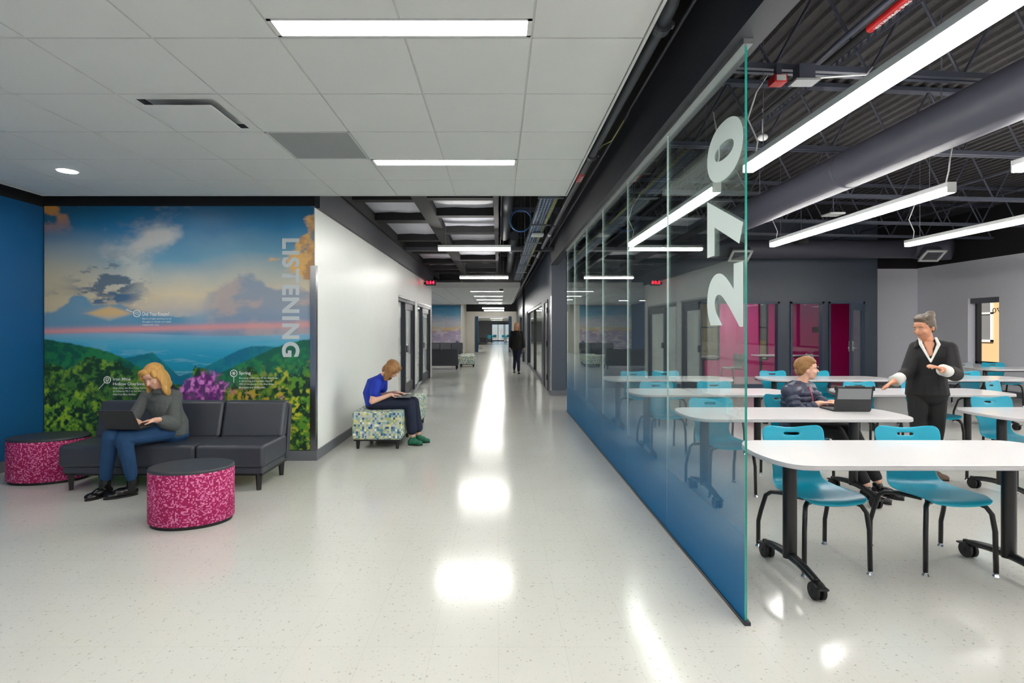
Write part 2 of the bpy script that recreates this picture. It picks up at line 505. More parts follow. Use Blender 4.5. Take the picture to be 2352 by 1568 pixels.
# corrugated deck over the classroom: ribs running down the room
g = G()
for k in range(66):
    x = 1.35 + k * 0.15
    if x > 11.0: break
    g.prism([(x, 0), (x + .075, 0), (x + .062, .05), (x + .013, .05)], 0, 1)
rib = [( -6, 13.25)]
g2 = G()
for k in range(66):
    x = 1.35 + k * 0.15
    if x > 11.0: break
    a = [(x, 4.25), (x + .02, 4.20), (x + .075, 4.20), (x + .095, 4.25)]
    g2.add([(p[0], -6, p[1]) for p in a] + [(p[0], 13.3, p[1]) for p in a],
           [(0, 1, 2, 3), (7, 6, 5, 4), (0, 4, 5, 1), (1, 5, 6, 2), (2, 6, 7, 3), (3, 7, 4, 0)])
tag(g2.build('deck_rib', M['deck'], roof), kind='stuff')
box_struct('ceiling_classroom', (1.3, 11.0, -6, 13.3, 4.235, 4.25), M['deck'])

def wall_piece(name, b, m, parent=None):
    o = G().box(*b).build(name, m, parent)
    if parent is None: o['kind'] = 'structure'
    return o

# left blue wall
box_struct('wall_left', (-5.2, -5.05, -6, 5.92, 0, 2.81), M['blue_wall'])
box_struct('trim_1', (-5.2, -5.05, -6, 5.92, 2.81, 4.25), M['black'])
box_struct('baseboard_left', (-5.05, -5.035, -6, 5.905, 0, 0.11), M['baseboard'])
# mural wall
box_struct('wall_mural', (-5.2, -2.04, 5.92, 6.08, 0, 2.82), M['slate_dark'])
box_struct('trim_2', (-5.2, -2.04, 5.92, 6.08, 2.82, 4.25), M['black'])
box_struct('baseboard_mural', (-5.035, -2.03, 5.905, 5.919, 0, 0.11), M['baseboard'])
# corridor left wall with two glazed openings
wl = G()
wl.box(-2.2, -2.04, 6.08, 10.8, 0, 2.8)
wl.box(-2.2, -2.04, 13.06, 13.4, 0, 2.8)
wl.box(-2.2, -2.04, 16.0, 16.3, 0, 2.8)
wl.box(-2.2, -2.04, 10.8, 13.06, 2.12, 2.8)
wl.box(-2.2, -2.04, 13.4, 16.0, 2.12, 2.8)
wl.box(-2.04, -2.03, 5.905, 10.8, 0.11, 2.8)
struct('wall_corridor_left', wl, M['white_wall'])
box_struct('trim_3', (-2.2, -1.985, 5.93, 16.3, 2.8, 4.25), M['slate_dark'])
bb = G().box(-2.03, -2.012, 5.905, 10.78, 0, .11)
bb.box(-2.04, -2.022, 13.08, 13.38, 0, .11)
struct('baseboard_corridor', bb, M['baseboard'])
# stainless corner guards
cg = G().box(-2.085, -2.026, 5.900, 5.915, .11, 2.16); cg.box(-2.03, -2.022, 5.902, 5.965, .11, 2.16)
tag(cg.build('corner_guard', M['stainless']), 'stainless corner guard at the right edge of the mountain mural', 'corner guard')
# rear of the shell, behind the camera
box_struct('wall_rear', (-8.2, 12.4, -6.2, -6, 0, 4.25), M['white_wall'])
box_struct('wall_left_outer', (-8.2, -8, -6, 70, 0, 4.25), M['white_wall'])
# room behind the glazed doors
box_struct('wall_side_room', (-5.2, -5.05, 6.08, 16.3, 0, 4.25), M['grey_wall'])
box_struct('ceiling_side_room', (-5.05, -2.2, 6.08, 16.3, 2.7, 2.8), M['tile'])
box_struct('wall_side_room_back', (-5.05, -2.2, 16.3, 16.42, 0, 4.25), M['white_wall'])
box_struct('wall_side_room_front', (-5.05, -2.2, 9.6, 9.72, 0, 2.7), M['grey_wall'])
# second lounge
box_struct('wall_lounge_left', (-5.2, -5.05, 16.42, 30, 0, 4.25), M['blue_wall'])
box_struct('wall_lounge_mural', (-5.2, -2.10, 30, 30.16, 0, 4.25), M['white_wall'])
box_struct('wall_corridor_far_left', (-2.25, -2.10, 30.16, 34.8, 0, 4.25), M['cream_wall'])
we = G(); we.box(-2.1, -1.45, 34.8, 34.95, 0, 2.64); we.box(.78, 1.5, 34.8, 34.95, 0, 2.64); we.box(-1.45, .78, 34.8, 34.95, 2.25, 2.64)
struct('wall_corridor_end', we, M['cream_wall'])
box_struct('trim_4', (-2.1, 1.5, 34.8, 34.95, 2.64, 4.25), M['black'])
fr = G(); fr.box(-1.52, -1.32, 34.70, 34.96, 0, 2.32); fr.box(.66, .82, 34.70, 34.96, 0, 2.32)
struct('trim_5', fr, M['teal_frame'])
box_struct('trim_6', (-1.32, .66, 34.74, 34.96, 2.22, 2.30), M['white_metal'])
# space beyond
box_struct('wall_beyond_left', (-3.2, -3.05, 34.95, 70, 0, 2.6), M['cream_wall'])
box_struct('wall_beyond_right', (3.0, 3.15, 34.95, 70, 0, 2.6), M['cream_wall'])
box_struct('ceiling_beyond', (-3.2, 3.15, 34.95, 70, 2.5, 2.6), M['tile'])
wb = G(); wb.box(-3.05, -.9, 69, 69.2, 0, 2.5); wb.box(1.45, 3.0, 69, 69.2, 0, 2.5); wb.box(-.9, 1.45, 69, 69.2, 2.2, 2.5); wb.box(-.9, .75, 69, 69.2, 0, .12)
struct('wall_beyond_end', wb, M['grey_wall'])
wf = G()
for x in (-.9, -.1, .68, .8, 1.4): wf.box(x, x + .07, 68.95, 69.1, 0, 2.2)
wf.box(-.9, 1.45, 68.95, 69.1, 2.13, 2.2)
w_far = struct('window_1', wf, M['frame_dark'])
G().box(-.85, 1.42, 69.02, 69.03, .1, 2.15).build('window_pane', M['pane'], w_far)

# classroom: glass line header, walls
hd = G().box(1.145, 1.30, -6, 11.76, 2.87, 3.40)
struct('trim_7', hd, M['slate_dark'])
box_struct('trim_8', (1.205, 1.30, -6, 34.8, 3.40, 4.25), M['black'])
wr = G(); wr.box(1.17, 1.49, 11.76, 12.1, 0, 4.25); 
struct('trim_9', wr, M['slate'])
box_struct('trim_10', (1.155, 1.50, 11.745, 12.1, 0, .11), M['baseboard'])
w2 = G(); w2.box(1.18, 1.42, 12.1, 12.75, 0, 3.4); w2.box(1.18, 1.42, 13.7, 14.6, 0, 3.4); w2.box(1.18, 1.42, 12.75, 13.7, 2.15, 3.4)
w2.box(1.18, 1.42, 14.6, 22.0, 2.2, 3.4); w2.box(1.18, 1.42, 22.0, 25.5, 0, 3.4); w2.box(1.18, 1.42, 29.6, 34.8, 0, 3.4); w2.box(1.18, 1.42, 25.5, 29.6, 2.2, 3.4)
struct('wall_corridor_right', w2, M['slate'])
box_struct('trim_11', (1.10, 1.30, 24.3, 24.8, 0, 3.4), M['slate_dark'])
box_struct('wall_room_beyond', (6.0, 6.15, 16.7, 34.8, 0, 4.25), M['cream_wall'])
box_struct('wall_room_beyond_near', (1.42, 6.15, 16.62, 16.7, 0, 4.25), M['cream_wall'])
box_struct('wall_room_beyond_end', (1.42, 6.0, 34.6, 34.8, 0, 4.25), M['cream_wall'])
box_struct('ceiling_room_beyond', (1.42, 6.0, 16.62, 34.6, 2.75, 2.8), M['tile'])
tag(G().box(1.150, 1.172, 11.758, 11.83, .11, 2.2).build('corner_guard', M['stainless']), 'stainless corner guard on the slate column past the glass wall', 'corner guard')
tag(G().box(1.160, 1.182, 22.0, 22.2, .11, 2.2).build('corner_guard', M['stainless']), 'far stainless corner guard beside the storefront beyond the walking person', 'corner guard')

sl = G(); sl.box(1.49, 5.0, 13.3, 13.46, 0, 4.25); sl.box(7.0, 7.27, 13.3, 13.46, 0, 2.15); sl.box(8.11, 8.23, 13.3, 13.46, 0, 2.15)
sl.box(9.12, 9.45, 13.3, 13.46, 0, 2.15); sl.box(5.0, 9.45, 13.3, 13.46, 2.15, 4.25); sl.box(9.3, 9.45, 13.46, 14.0, 0, 4.25)
struct('wall_classroom_back', sl, M['slate'])
box_struct('wall_classroom_alcove', (9.45, 11.2, 14.0, 14.15, 0, 3.05), M['grey_wall'])
box_struct('trim_12', (9.45, 11.2, 13.99, 14.15, 3.05, 4.25), M['black'])
# right wall with windows: the seen one and wide ones nearer, outside the frame
wins = [(11.72, 12.50, .66, 2.18), (6.7, 10.95, .8, 2.9), (1.6, 5.9, .8, 2.9), (-3.6, .8, .8, 2.9)]
rw = G(); y = -6.0
for (a, b, z0, z1) in sorted(wins):
    rw.box(11.0, 11.3, y, a, 0, 3.06); rw.box(11.0, 11.3, a, b, 0, z0); rw.box(11.0, 11.3, a, b, z1, 3.06); y = b
rw.box(11.0, 11.3, y, 14.0, 0, 3.06)
struct('wall_right', rw, M['grey_wall'])
box_struct('trim_13', (10.99, 11.3, -6, 14.15, 3.06, 4.25), M['black'])
bs = G().box(10.98, 11.0, -6, 14.0, 0, .13); bs.box(9.45, 10.98, 13.98, 14.0, 0, .13)
struct('baseboard_right', bs, M['baseboard'])
for i, (a, b, z0, z1) in enumerate(wins):
    g = G()
    g.box(11.17, 11.27, a, a + .06, z0, z1); g.box(11.17, 11.27, b - .06, b, z0, z1)
    g.box(11.17, 11.27, a, b, z0, z0 + .06); g.box(11.17, 11.27, a, b, z1 - .06, z1)
    if b - a > 1: g.box(11.17, 11.27, (a + b) / 2 - .03, (a + b) / 2 + .03, z0, z1)
    w = struct('window_%d' % (i + 2), g, M['frame_dark'])
    G().box(11.21, 11.22, a + .05, b - .05, z0 + .05, z1 - .05).build('window_pane', M['pane'], w)
    if i == 0:
        G().box(11.05, 11.16, a + .01, b - .01, z1 - .12, z1).build('window_shade', M['baseboard'], w)
        text_mesh('numeral', '270', M['slate_dark'], (0, 1, 0), (0, 0, 1), (11.205, 11.80, 1.83), w, fit=(.30, .11), bold=.0)
        for v in w.children:
            if v.name.startswith('numeral'): v['label'] = 'room number 270 reading backwards on the window'
# breakout room behind the slate wall
bk = G(); bx = 4.0
for (a, b) in ((6.15, 6.85), (8.06, 8.36), (8.74, 9.05)):
    bk.box(bx, a, 16.5, 16.62, 0, 2.7); bk.box(a, b, 16.5, 16.62, 0, .5); bk.box(a, b, 16.5, 16.62, 2.3, 2.7); bx = b
bk.box(bx, 11.0, 16.5, 16.62, 0, 2.7)
bk.box(3.88, 4.0, 13.46, 16.62, 0, 2.7)
bk.box(10.9, 11.0, 14.15, 16.5, 0, 2.7)
struct('wall_breakout', bk, M['magenta_wall'])
struct('ceiling_breakout', G().box(3.9, 9.3, 13.46, 14.15, 2.7, 2.8).box(3.9, 11.0, 14.15, 16.62, 2.7, 2.8), M['tile'])
for i, (a, b) in enumerate(((6.15, 6.85), (8.06, 8.36), (8.74, 9.05))):
    g = G(); g.box(a, a + .04, 16.54, 16.58, .5, 2.3); g.box(b - .04, b, 16.54, 16.58, .5, 2.3); g.box(a, b, 16.54, 16.58, .5, .54); g.box(a, b, 16.54, 16.58, 2.26, 2.3); g.box(a, b, 16.54, 16.58, 1.5, 1.54)
    w = struct('window_%d' % (i + 6), g, M['frame_dark'])
    G().box(a + .03, b - .03, 16.56, 16.565, .52, 2.28).build('window_pane', M['pane'], w)

# glazing of the slate wall: frames with panes
def glazed(name, n, x0, x1, y, z1, m=M['frame_blue'], sill=0.0, th=.05):
    g = G()
    g.box(x0, x0 + th, y - .03, y + .12, sill, z1); g.box(x1 - th, x1, y - .03, y + .12, sill, z1)
    g.box(x0, x1, y - .03, y + .12, z1 - th, z1); g.box(x0, x1, y - .03, y + .12, sill, sill + .09)
    w = struct('%s_%d' % (name, n), g, m)
    G().box(x0 + th, x1 - th, y + .04, y + .05, sill + .09, z1 - th).build('window_pane', M['pane'], w)
    return w
glazed('window', 9, 5.0, 7.0, 13.3, 2.15)
glazed('window', 10, 7.27, 8.11, 13.3, 2.15)
g = G(); g.box(8.23, 8.27, 13.27, 13.46, 0, 2.15); g.box(9.08, 9.12, 13.27, 13.46, 0, 2.15); g.box(8.23, 9.12, 13.27, 13.46, 2.10, 2.15)
d1 = struct('door_1', g, M['frame_blue'])
# the leaf stands ajar towards the classroom
lf = empty('door_leaf', (9.09, 13.27, 0), rz=PI + .64); lf.parent = d1
g = G(); L_ = .83
g.box(0, .16, -.022, .022, .02, 2.09); g.box(L_ - .12, L_, -.022, .022, .02, 2.09); g.box(.16, L_ - .12, -.022, .022, 1.93, 2.09); g.box(.16, L_ - .12, -.022, .022, .02, .26)
g.build('leaf_frame', M['frame_blue'], lf)
G().box(.16, L_ - .12, -.004, .004, .26, 1.93).build('leaf_pane', M['pane'], lf)
g = G().box(L_ - .10, L_ - .04, -.045, .045, .93, 1.17); g.box(L_ - .2, L_ - .06, .05, .07, 1.0, 1.03); g.box(L_ - .2, L_ - .06, -.07, -.05, 1.0, 1.03)
g.build('door_handle', M['stainless'], lf)
tag(G().box(7.86, 8.0, 13.332, 13.341, 1.38, 1.52).build('room_sign', M['black_metal']), 'small black room sign on the glass beside the magenta doorway', 'sign')

# glazed doors of the left corridor wall (planes parallel to the corridor)
def side_glazed(n, y0, y1, ysplit):
    g = G(); x0, x1 = -2.15, -2.045
    for (a, b) in ((y0, y0 + .05), (ysplit - .05, ysplit + .05), (y1 - .05, y1)):
        g.box(x0, x1, a, b, 0, 2.12)
    g.box(x0, x1, y0, y1, 2.05, 2.12)
    g.box(x0, x1, y0, ysplit, 0, .09)
    d = struct('door_%d' % n, g, M['frame_dark'])
    G().box(-2.10, -2.09, y0 + .05, ysplit - .05, .09, 2.05).build('side_pane', M['pane'], d)
    lg = G(); lg.box(-2.12, -2.07, ysplit + .05, ysplit + .17, 0.01, 2.05); lg.box(-2.12, -2.07, y1 - .2, y1 - .05, 0.01, 2.05)
    lg.box(-2.12, -2.07, ysplit + .17, y1 - .2, 1.9, 2.05); lg.box(-2.12, -2.07, ysplit + .17, y1 - .2, 0.01, .25)
    leaf = lg.build('door_leaf', M['frame_dark'], d)
    G().box(-2.10, -2.09, ysplit + .17, y1 - .2, .25, 1.9).build('leaf_pane', M['pane'], leaf)
    G().box(-2.065, -2.0, ysplit + .08, ysplit + .13, .95, 1.1).build('door_handle', M['stainless'], leaf)
    t = G().box(-2.045, -2.03, y0 - .02, y1 + .02, 2.12, 2.16); t.build('head_trim', M['alu'], d)
side_glazed(2, 10.8, 13.06, 11.75)
side_glazed(3, 13.4, 16.0, 14.4)
# right corridor: grey door, storefront panes
g = G(); g.box(1.165, 1.30, 12.70, 12.76, 0, 2.18); g.box(1.165, 1.30, 13.69, 13.75, 0, 2.18); g.box(1.165, 1.30, 12.70, 13.75, 2.12, 2.18)
d4 = struct('door_4', g, M['frame_dark'])
lf4 = G().box(1.185, 1.225, 12.76, 13.69, .01, 2.12).build('door_leaf', M['door_grey'], d4)
g = G()
for z in (.25, 1.05, 1.85): g.box(1.15, 1.19, 12.755, 12.80, z, z + .13)
g.build('hinge', M['rubber'], lf4)
g = G()
for y in (14.6, 18.2, 21.92, 25.5, 29.52): g.box(1.20, 1.27, y, y + .06, 0, 2.2)
g.box(1.20, 1.27, 14.6, 22, 2.12, 2.2); g.box(1.20, 1.27, 25.5, 29.6, 2.12, 2.2)
g.box(1.20, 1.27, 14.6, 22, 0, .1); g.box(1.20, 1.27, 25.5, 29.6, 0, .1)
w11 = struct('window_11', g, M['frame_dark'])
for (a, b) in ((14.66, 18.2), (18.26, 21.92), (25.56, 29.52)):
    G().box(1.25, 1.26, a, b, .1, 2.1).build('window_pane', M['pane'], w11)

# ------------------------------------------------------------------ the glass wall with film and number
wg = empty('wall_glass'); wg['kind'] = 'structure'
ys = [2.627, 3.84, 5.03, 6.23, 7.40, 8.55, 9.45]
glm = [M['glass'], M['glass_edge'], M['glass_joint']]
for i in range(6):
    a, b = ys[i] + (0.0015 if i else 0), ys[i + 1] - .0015
    g = G(); z0, z1 = .015, 2.86; x0, x1 = 1.213, 1.225
    g.add([(x0, a, z0), (x1, a, z0), (x1, b, z0), (x0, b, z0), (x0, a, z1), (x1, a, z1), (x1, b, z1), (x0, b, z1)],
          [(1, 2, 6, 5), (3, 0, 4, 7)])
    box8 = [(x0, a, z0), (x1, a, z0), (x1, b, z0), (x0, b, z0), (x0, a, z1), (x1, a, z1), (x1, b, z1), (x0, b, z1)]
    g.cur = 2
    g.add(box8, [(0, 3, 2, 1), (4, 5, 6, 7), (2, 3, 7, 6)])
    g.cur = 1 if i == 0 else 2
    g.add(box8, [(0, 1, 5, 4)])
    p = g.build('glass_pane', glm, wg)
    f = G().add([(1.212, a, z0), (1.212, b, z0), (1.212, b, 1.2), (1.212, a, 1.2)], [(0, 1, 2, 3)]).build('gradient_film', M['film'], p)
    f['label'] = 'blue privacy film fading upward'
    if i == 0:
        for ch, z, h in (('2', 1.465, .325), ('7', 1.865, .325), ('0', 2.255, .315)):
            n_ = text_mesh('numeral', ch, M['frost'], (0, 0, 1), (0, 1, 0), (1.2115, 2.64, z), p, fit=(h, .455), bold=.045)
            n_['label'] = 'big white numeral %s turned on its side' % ch
rail = G().box(1.195, 1.243, 2.6, 9.47, 2.845, 2.872)
struct('trim_14', rail, M['alu'])
struct('trim_15', G().box(1.205, 1.235, 2.61, 9.47, 0, .018), M['frame_dark'])

# ------------------------------------------------------------------ dropped ceiling over the lounge
ceil = box_struct('ceiling', (-4.75, .705, -4.12, 5.56, 2.872, 2.90), M['white_metal'])
cx = [-1.057 + .6075 * k for k in range(-6, 3)] + [.70]
cx = [c for c in cx if c > -4.8]
ry = [2.563 + .6075 * k for k in range(-11, 5)] + [5.555]
gr = G()
for x in cx[1:-1]: gr.box(x - .012, x + .012, ry[0], ry[-1], 2.856, 2.873)
for y in ry[1:-1]: gr.box(cx[0], cx[-1], y - .012, y + .012, 2.8565, 2.8735)
gr.build('ceiling_grid', M['tbar'], ceil)
ed = G(); ed.box(-4.765, -4.75, -4.13, 5.57, 2.845, 2.93); ed.box(.70, .715, -4.13, 5.57, 2.845, 2.93); ed.box(-4.75, .70, 5.555, 5.57, 2.845, 2.93); ed.box(-4.75, .70, -4.135, -4.12, 2.845, 2.93)
ed.build('edge_trim', M['tbar'], ceil)
light_rows = [1, 4, 7, 10, 14]     # row index: y from ry[r]
cache = {}
def tile(x0, x1, y0, y1):
    e = .005
    k = (round(x1 - x0, 3), round(y1 - y0, 3))
    if k not in cache:
        w, d = (k[0] - 2 * e) / 2, (k[1] - 2 * e) / 2
        cache[k] = G().box(-w, w, -d, d, 0, .02).build('ceiling_tile', M['tile'], ceil, bevel=.002, seg=1)
        cache[k].location = ((x0 + x1) / 2, (y0 + y1) / 2, 2.85)
    else:
        share(cache[k], ceil, ((x0 + x1) / 2, (y0 + y1) / 2, 2.85))
def recessed(x0, x1, y0, y1, label, zb=2.85, lm='lamp'):
    t = empty('recessed_light', ((x0 + x1) / 2, (y0 + y1) / 2, zb))
    tag(t, label, 'ceiling light', 'recessed linear ceiling lights')
    w, d = (x1 - x0) / 2, (y1 - y0) / 2
    g = G(); g.box(-w, w, -d, -d + .012, 0, .03); g.box(-w, w, d - .012, d, 0, .03); g.box(-w, -w + .02, -d, d, 0, .03); g.box(w - .02, w, -d, d, 0, .03)
    g.build('light_frame', M['white_metal'], t)
    G().box(-w + .02, w - .02, -d + .012, d - .012, .004, .02).build('diffuser', M[lm], t)
names_l = {10: 'long recessed ceiling light nearest, at the top of the view', 14: 'recessed ceiling light near the far edge of the tiled ceiling'}
for r in range(len(ry) - 1):
    for c in range(len(cx) - 1):
        x0, x1, y0, y1 = cx[c], cx[c + 1], ry[r], ry[r + 1]
        on_light = abs(x0 + 1.057) < .02 or abs(x0 + .4495) < .02
        if r == 12 and abs(x0 + 2.272) < .03:      # supply diffuser
            t = empty('air_diffuser', ((x0 + x1) / 2, (y0 + y1) / 2, 2.85)); tag(t, 'square white supply diffuser with a dark slot round its plaque', 'air vent')
            g = G(); s_ = .298; q = .235
            g.box(-s_, s_, -s_, -q, 0, .015); g.box(-s_, s_, q, s_, 0, .015); g.box(-s_, -q, -q, q, 0, .015); g.box(q, s_, -q, q, 0, .015)
            g.build('diffuser_frame', M['white_metal'], t)
            g = G(); g.add([(-q, -q, 0), (q, -q, 0), (q, q, 0), (-q, q, 0), (-.12, -.12, .12), (.12, -.12, .12), (.12, .12, .12), (-.12, .12, .12)],
                           [(0, 1, 5, 4), (1, 2, 6, 5), (2, 3, 7, 6), (3, 0, 4, 7), (4, 5, 6, 7)])
            g.build('diffuser_throat', M['slate_dark'], t)
            G().box(-.212, .212, -.212, .212, -.030, -.024).build('diffuser_plaque', M['white_metal'], t, bevel=.003)
            G().box(-.02, .02, -.02, .02, -.024, .12).build('plaque_post', M['white_metal'], t)
            continue
        if r == 13 and abs(x0 + 1.6645) < .03:
            t = empty('return_grille', ((x0 + x1) / 2, (y0 + y1) / 2, 2.85)); tag(t, 'plain grey return air grille set in the tiled ceiling', 'air vent')
            G().box(-.29, .29, -.29, .29, .003, .008).build('grille_face', M['grille'], t)
            g = G(); g.box(-.3, .3, -.3, -.288, 0, .02); g.box(-.3, .3, .288, .3, 0, .02); g.box(-.3, -.288, -.3, .3, 0, .02); g.box(.288, .3, -.3, .3, 0, .02)
            g.build('grille_frame', M['tbar'], t)
            continue
        if r in light_rows and on_light:
            if r != 14: ly0, ly1 = y1 - .155, y1 - .01
            else: ly0, ly1 = y0 + .01, y0 + .165
            if abs(x0 + 1.057) < .02:
                recessed(x0 + .005, x0 + 1.215 - .005, ly0, ly1, names_l.get(r, 'recessed ceiling light of the lounge ceiling, behind the viewer, %s row' % {1: 'rearmost', 4: 'middle', 7: 'overhead'}.get(r, 'other')))
            if r != 14: tile(x0, x1, y0, ly0)
            else: tile(x0, x1, ly1, y1)
            continue
        tile(x0, x1, y0, y1)
for (x, y, lb_) in ((-3.80, 4.70, 'small round lit downlight in the tiled ceiling above the left ottoman'), (-3.80, 2.26, 'added fill downlight above the lounge, nearest of those beside the viewer'), (-2.0, 1.65, 'added fill downlight above the lounge between the viewer and the ottomans'),
                     (-3.80, .42, 'added fill downlight to the left of the viewer'), (-2.0, -.75, 'added fill downlight just behind the viewer'), (-3.8, -1.95, 'added fill downlight behind the viewer by the blue wall')):  # all but the first are added out of view to brighten the mural
    if y == 4.70: x, y = -3.80, 4.70
    t = empty('downlight', (x, y, 2.85)); tag(t, lb_, 'ceiling light', 'round downlights of the lounge')
    G().cyl((0, 0, -.004), (0, 0, .01), .085, 24).build('downlight_trim', M['white_metal'], t)
    G().cyl((0, 0, -.006), (0, 0, -.0045), .07, 24).build('downlight_lens', M['lamp_spot'], t)

# second dropped ceiling
c2 = box_struct('ceiling_far', (-5.05, .72, 17.7, 29.6, 2.86, 3.01), M['white_metal'])
g = G()
for i in range(9):
    for j in range(19):
        x = -4.95 + i * .61 + .09; y = 17.72 + j * .61
        g.box(x + .012, x + .598, y + .012, y + .598, 2.848, 2.861)
tag(g.build('ceiling_tile', M['tile'], c2), kind='stuff')
G().box(-5.05, .725, 17.68, 17.7, 2.845, 3.02).build('fascia', M['tbar'], c2)
for i, y in enumerate((19.4, 22.2, 24.8, 27.7)):
    recessed(-1.03, .19, y - .08, y + .08, ['first', 'second', 'third', 'fourth'][i] + ' recessed light along the far tiled ceiling', 2.838, 'lamp_far')
tag(G().ball((0.1, 18.4, 2.84), (.07, .07, .05)).build('ceiling_camera', M['rubber']), 'small black dome camera under the far tiled ceiling', 'camera')
for i, x in enumerate((-3.4, -4.4)):
    for j, y in enumerate((20.5, 25.5)):
        recessed(x - .4, x + .1, y - .08, y + .08, '%s recessed light of the far lounge, %s row' % (['right', 'left'][i], ['nearer', 'farther'][j]), 2.838, 'lamp_far')

for (x, y, z, lb_) in ((-3.6, 12.0, 2.69, 'added fill light inside the room behind the first glazed door'), (-3.6, 14.8, 2.69, 'added fill light inside the room behind the second glazed door'),
                       (6.8, 15.2, 2.69, 'added fill light inside the magenta breakout room'), 
                       (3.6, 18.0, 2.74, 'added fill light in the room behind the storefront, nearer'), (3.6, 24.0, 2.74, 'added fill light in the room behind the storefront, middle'), (3.6, 30.0, 2.74, 'added fill light in the room behind the storefront, farther'),
                       (-.2, 37.5, 2.49, 'nearest added fill light past the end opening'), (-.2, 43.0, 2.49, 'second added fill light past the end opening'), (-.2, 50.0, 2.49, 'third added fill light past the end opening'), (-.2, 59.0, 2.49, 'last added fill light before the far windows')):  # lights added to brighten these rooms and even out the view
    recessed(x - .6, x + .6, y - .15, y + .15, lb_, z - .006, 'lamp_far' if y > 16 else 'lamp')

# corridor boards and beams under the deck
bm = tag(empty('ceiling_beam_frame'), kind='structure')
for (a, b_) in ((7.1, 7.25), (8.42, 8.68), (10.3, 10.5), (11.15, 11.45), (12.0, 12.2), (13.85, 14.15), (15.2, 15.4), (16.2, 16.4)): G().box(-1.95, -1.14, a, b_, 3.18, 3.32).build('cross_beam', M['black'], bm)
for (a, b_) in ((7.0, 7.15), (8.08, 8.25), (9.5, 9.7), (11.0, 11.4), (13.2, 13.8), (14.75, 15.0), (15.9, 16.2)): G().box(-.94, -.07, a, b_, 3.18, 3.32).build('cross_beam', M['black'], bm)
for q in ((-1.14, -.94, 5.8, 17.6, 3.17, 3.33), (-.07, .0, 5.8, 17.6, 3.15, 3.33), (-1.99, -1.95, 5.8, 17.6, 3.12, 3.3)): G().box(*q).build('long_beam', M['black'], bm)
G().box(-1.94, 1.14, 11.08, 11.3, 3.10, 3.17).build('cross_beam', M['slate_dark'], bm)
bo = None
def board(x0, x1, y0, y1):
    n = 6; vs = []; fs = []
    for i in range(n + 1):
        for j in range(n + 1):
            u, v = i / n, j / n
            vs.append((x0 + (x1 - x0) * u, y0 + (y1 - y0) * v, 3.30 - .03 * math.sin(PI * u) * math.sin(PI * v) + .006 * math.sin(9 * u + 5 * v)))
    for i in range(n):
        for j in range(n):
            k = i * (n + 1) + j; fs.append((k, k + 1, k + n + 2, k + n + 1))
    o = G().add(vs, fs); o.box(x0, x1, y0, y1, 3.33, 3.36)
    return o
for (x0, x1, rows) in ((-1.95, -1.14, [(5.9, 7.1), (7.25, 8.42), (8.68, 10.3), (10.5, 11.15), (11.45, 12.0), (12.2, 13.85), (14.15, 15.2), (15.4, 16.2), (16.4, 17.5)]),
                       (-.94, -.07, [(5.9, 7.0), (7.15, 8.08), (8.25, 9.5), (9.7, 11.0), (11.4, 13.2), (13.8, 14.75), (15.0, 15.9), (16.2, 17.4)])):
    for (a, b) in rows:
        board(x0, x1, a, b).build('insulation_board', M['board'], bm, smooth=False)

# ------------------------------------------------------------------ corridor services
def pendant_x(x0, x1, y, z, label, wire_top=4.25, group='pendant lights across the corridor'):
    t = empty('pendant_light', ((x0 + x1) / 2, y, z)); tag(t, label, 'ceiling light', group)
    w = (x1 - x0) / 2
    g = G(); g.box(-w, w, -.04, .04, .045, .09); g.box(-w - .012, -w, -.04, .04, 0, .09); g.box(w, w + .012, -.04, .04, 0, .09)
    g.build('light_housing', M['white_metal'], t, bevel=.004)
    G().box(-w, w, -.037, .037, 0, .045).build('diffuser', M['lamp_far'], t)
    for s in (-1, 1): G().cyl((s * w * .8, 0, .085), (s * w * .8, 0, wire_top - z), .004, 6).build('hanger_wire', M['wire'], t)
pendant_x(-1.02, .20, 9.1, 2.80, 'nearer pendant light across the corridor under the grey boards', 3.2)
pendant_x(-.98, .24, 13.6, 2.75, 'farther pendant light across the corridor, close to the far tiled ceiling', 3.2)
pendant_x(-.90, .30, 29.9, 2.63, 'nearer pendant of the two just before the end opening of the corridor')
pendant_x(-.88, .33, 33.0, 2.61, 'last pendant light before the end opening of the corridor')

def pipe(name, pts, r, m, label, cat, n=12, group=None):
    o = G().tube(pts, r, n).build(name, m, smooth=True); o.data.polygons.foreach_set('use_smooth', [len(p.vertices) == 4 for p in o.data.polygons])
    return tag(o, label, cat, group)
t = empty('sprinkler_pipe', (.91, 0, 3.15)); tag(t, 'thick dark sprinkler pipe running along the tiled ceiling edge', 'pipe')
G().tube([(.0, 3.0, .0), (0, 34, 0)], .036, 14).build('pipe_run', M['pipe'], t, smooth=True, bevel=.001)
G().tube([(0, 3.0, 0), (0, 2.82, .02), (.0, 2.70, .08), (.0, 2.60, .16), (0, -5.9, .16)], .042, 14).build('pipe_offset', M['pipe'], t, smooth=True)
G().tube([(0.02, 2.58, .16), (.25, 2.62, .17), (.85, 2.62, .17)], .036, 14).build('pipe_branch', M['pipe'], t, smooth=True)
cg = G()
for (p, d) in (((0, 2.98, 0), (0, 1, 0)), ((0, 2.72, .07), (0, .75, -.6)), ((0, 5.2, 0), (0, 1, 0)), ((0, 8.6, 0), (0, 1, 0)), ((.13, 2.6, .165), (1, 0, 0)), ((0, 12.5, 0), (0, 1, 0))):
    p = Vector(p); d = Vector(d).normalized()
    cp = G().tube([p - d * .035, p - d * .03, p + d * .03, p + d * .035], [.04, .056, .056, .04], 14)
    cp.box(p.x - .07, p.x - .05, p.y - .02, p.y + .02, p.z - .012, p.z + .012); cp.box(p.x + .05, p.x + .07, p.y - .02, p.y + .02, p.z - .012, p.z + .012)
    cp.build('pipe_coupling', M['pipe'], t)
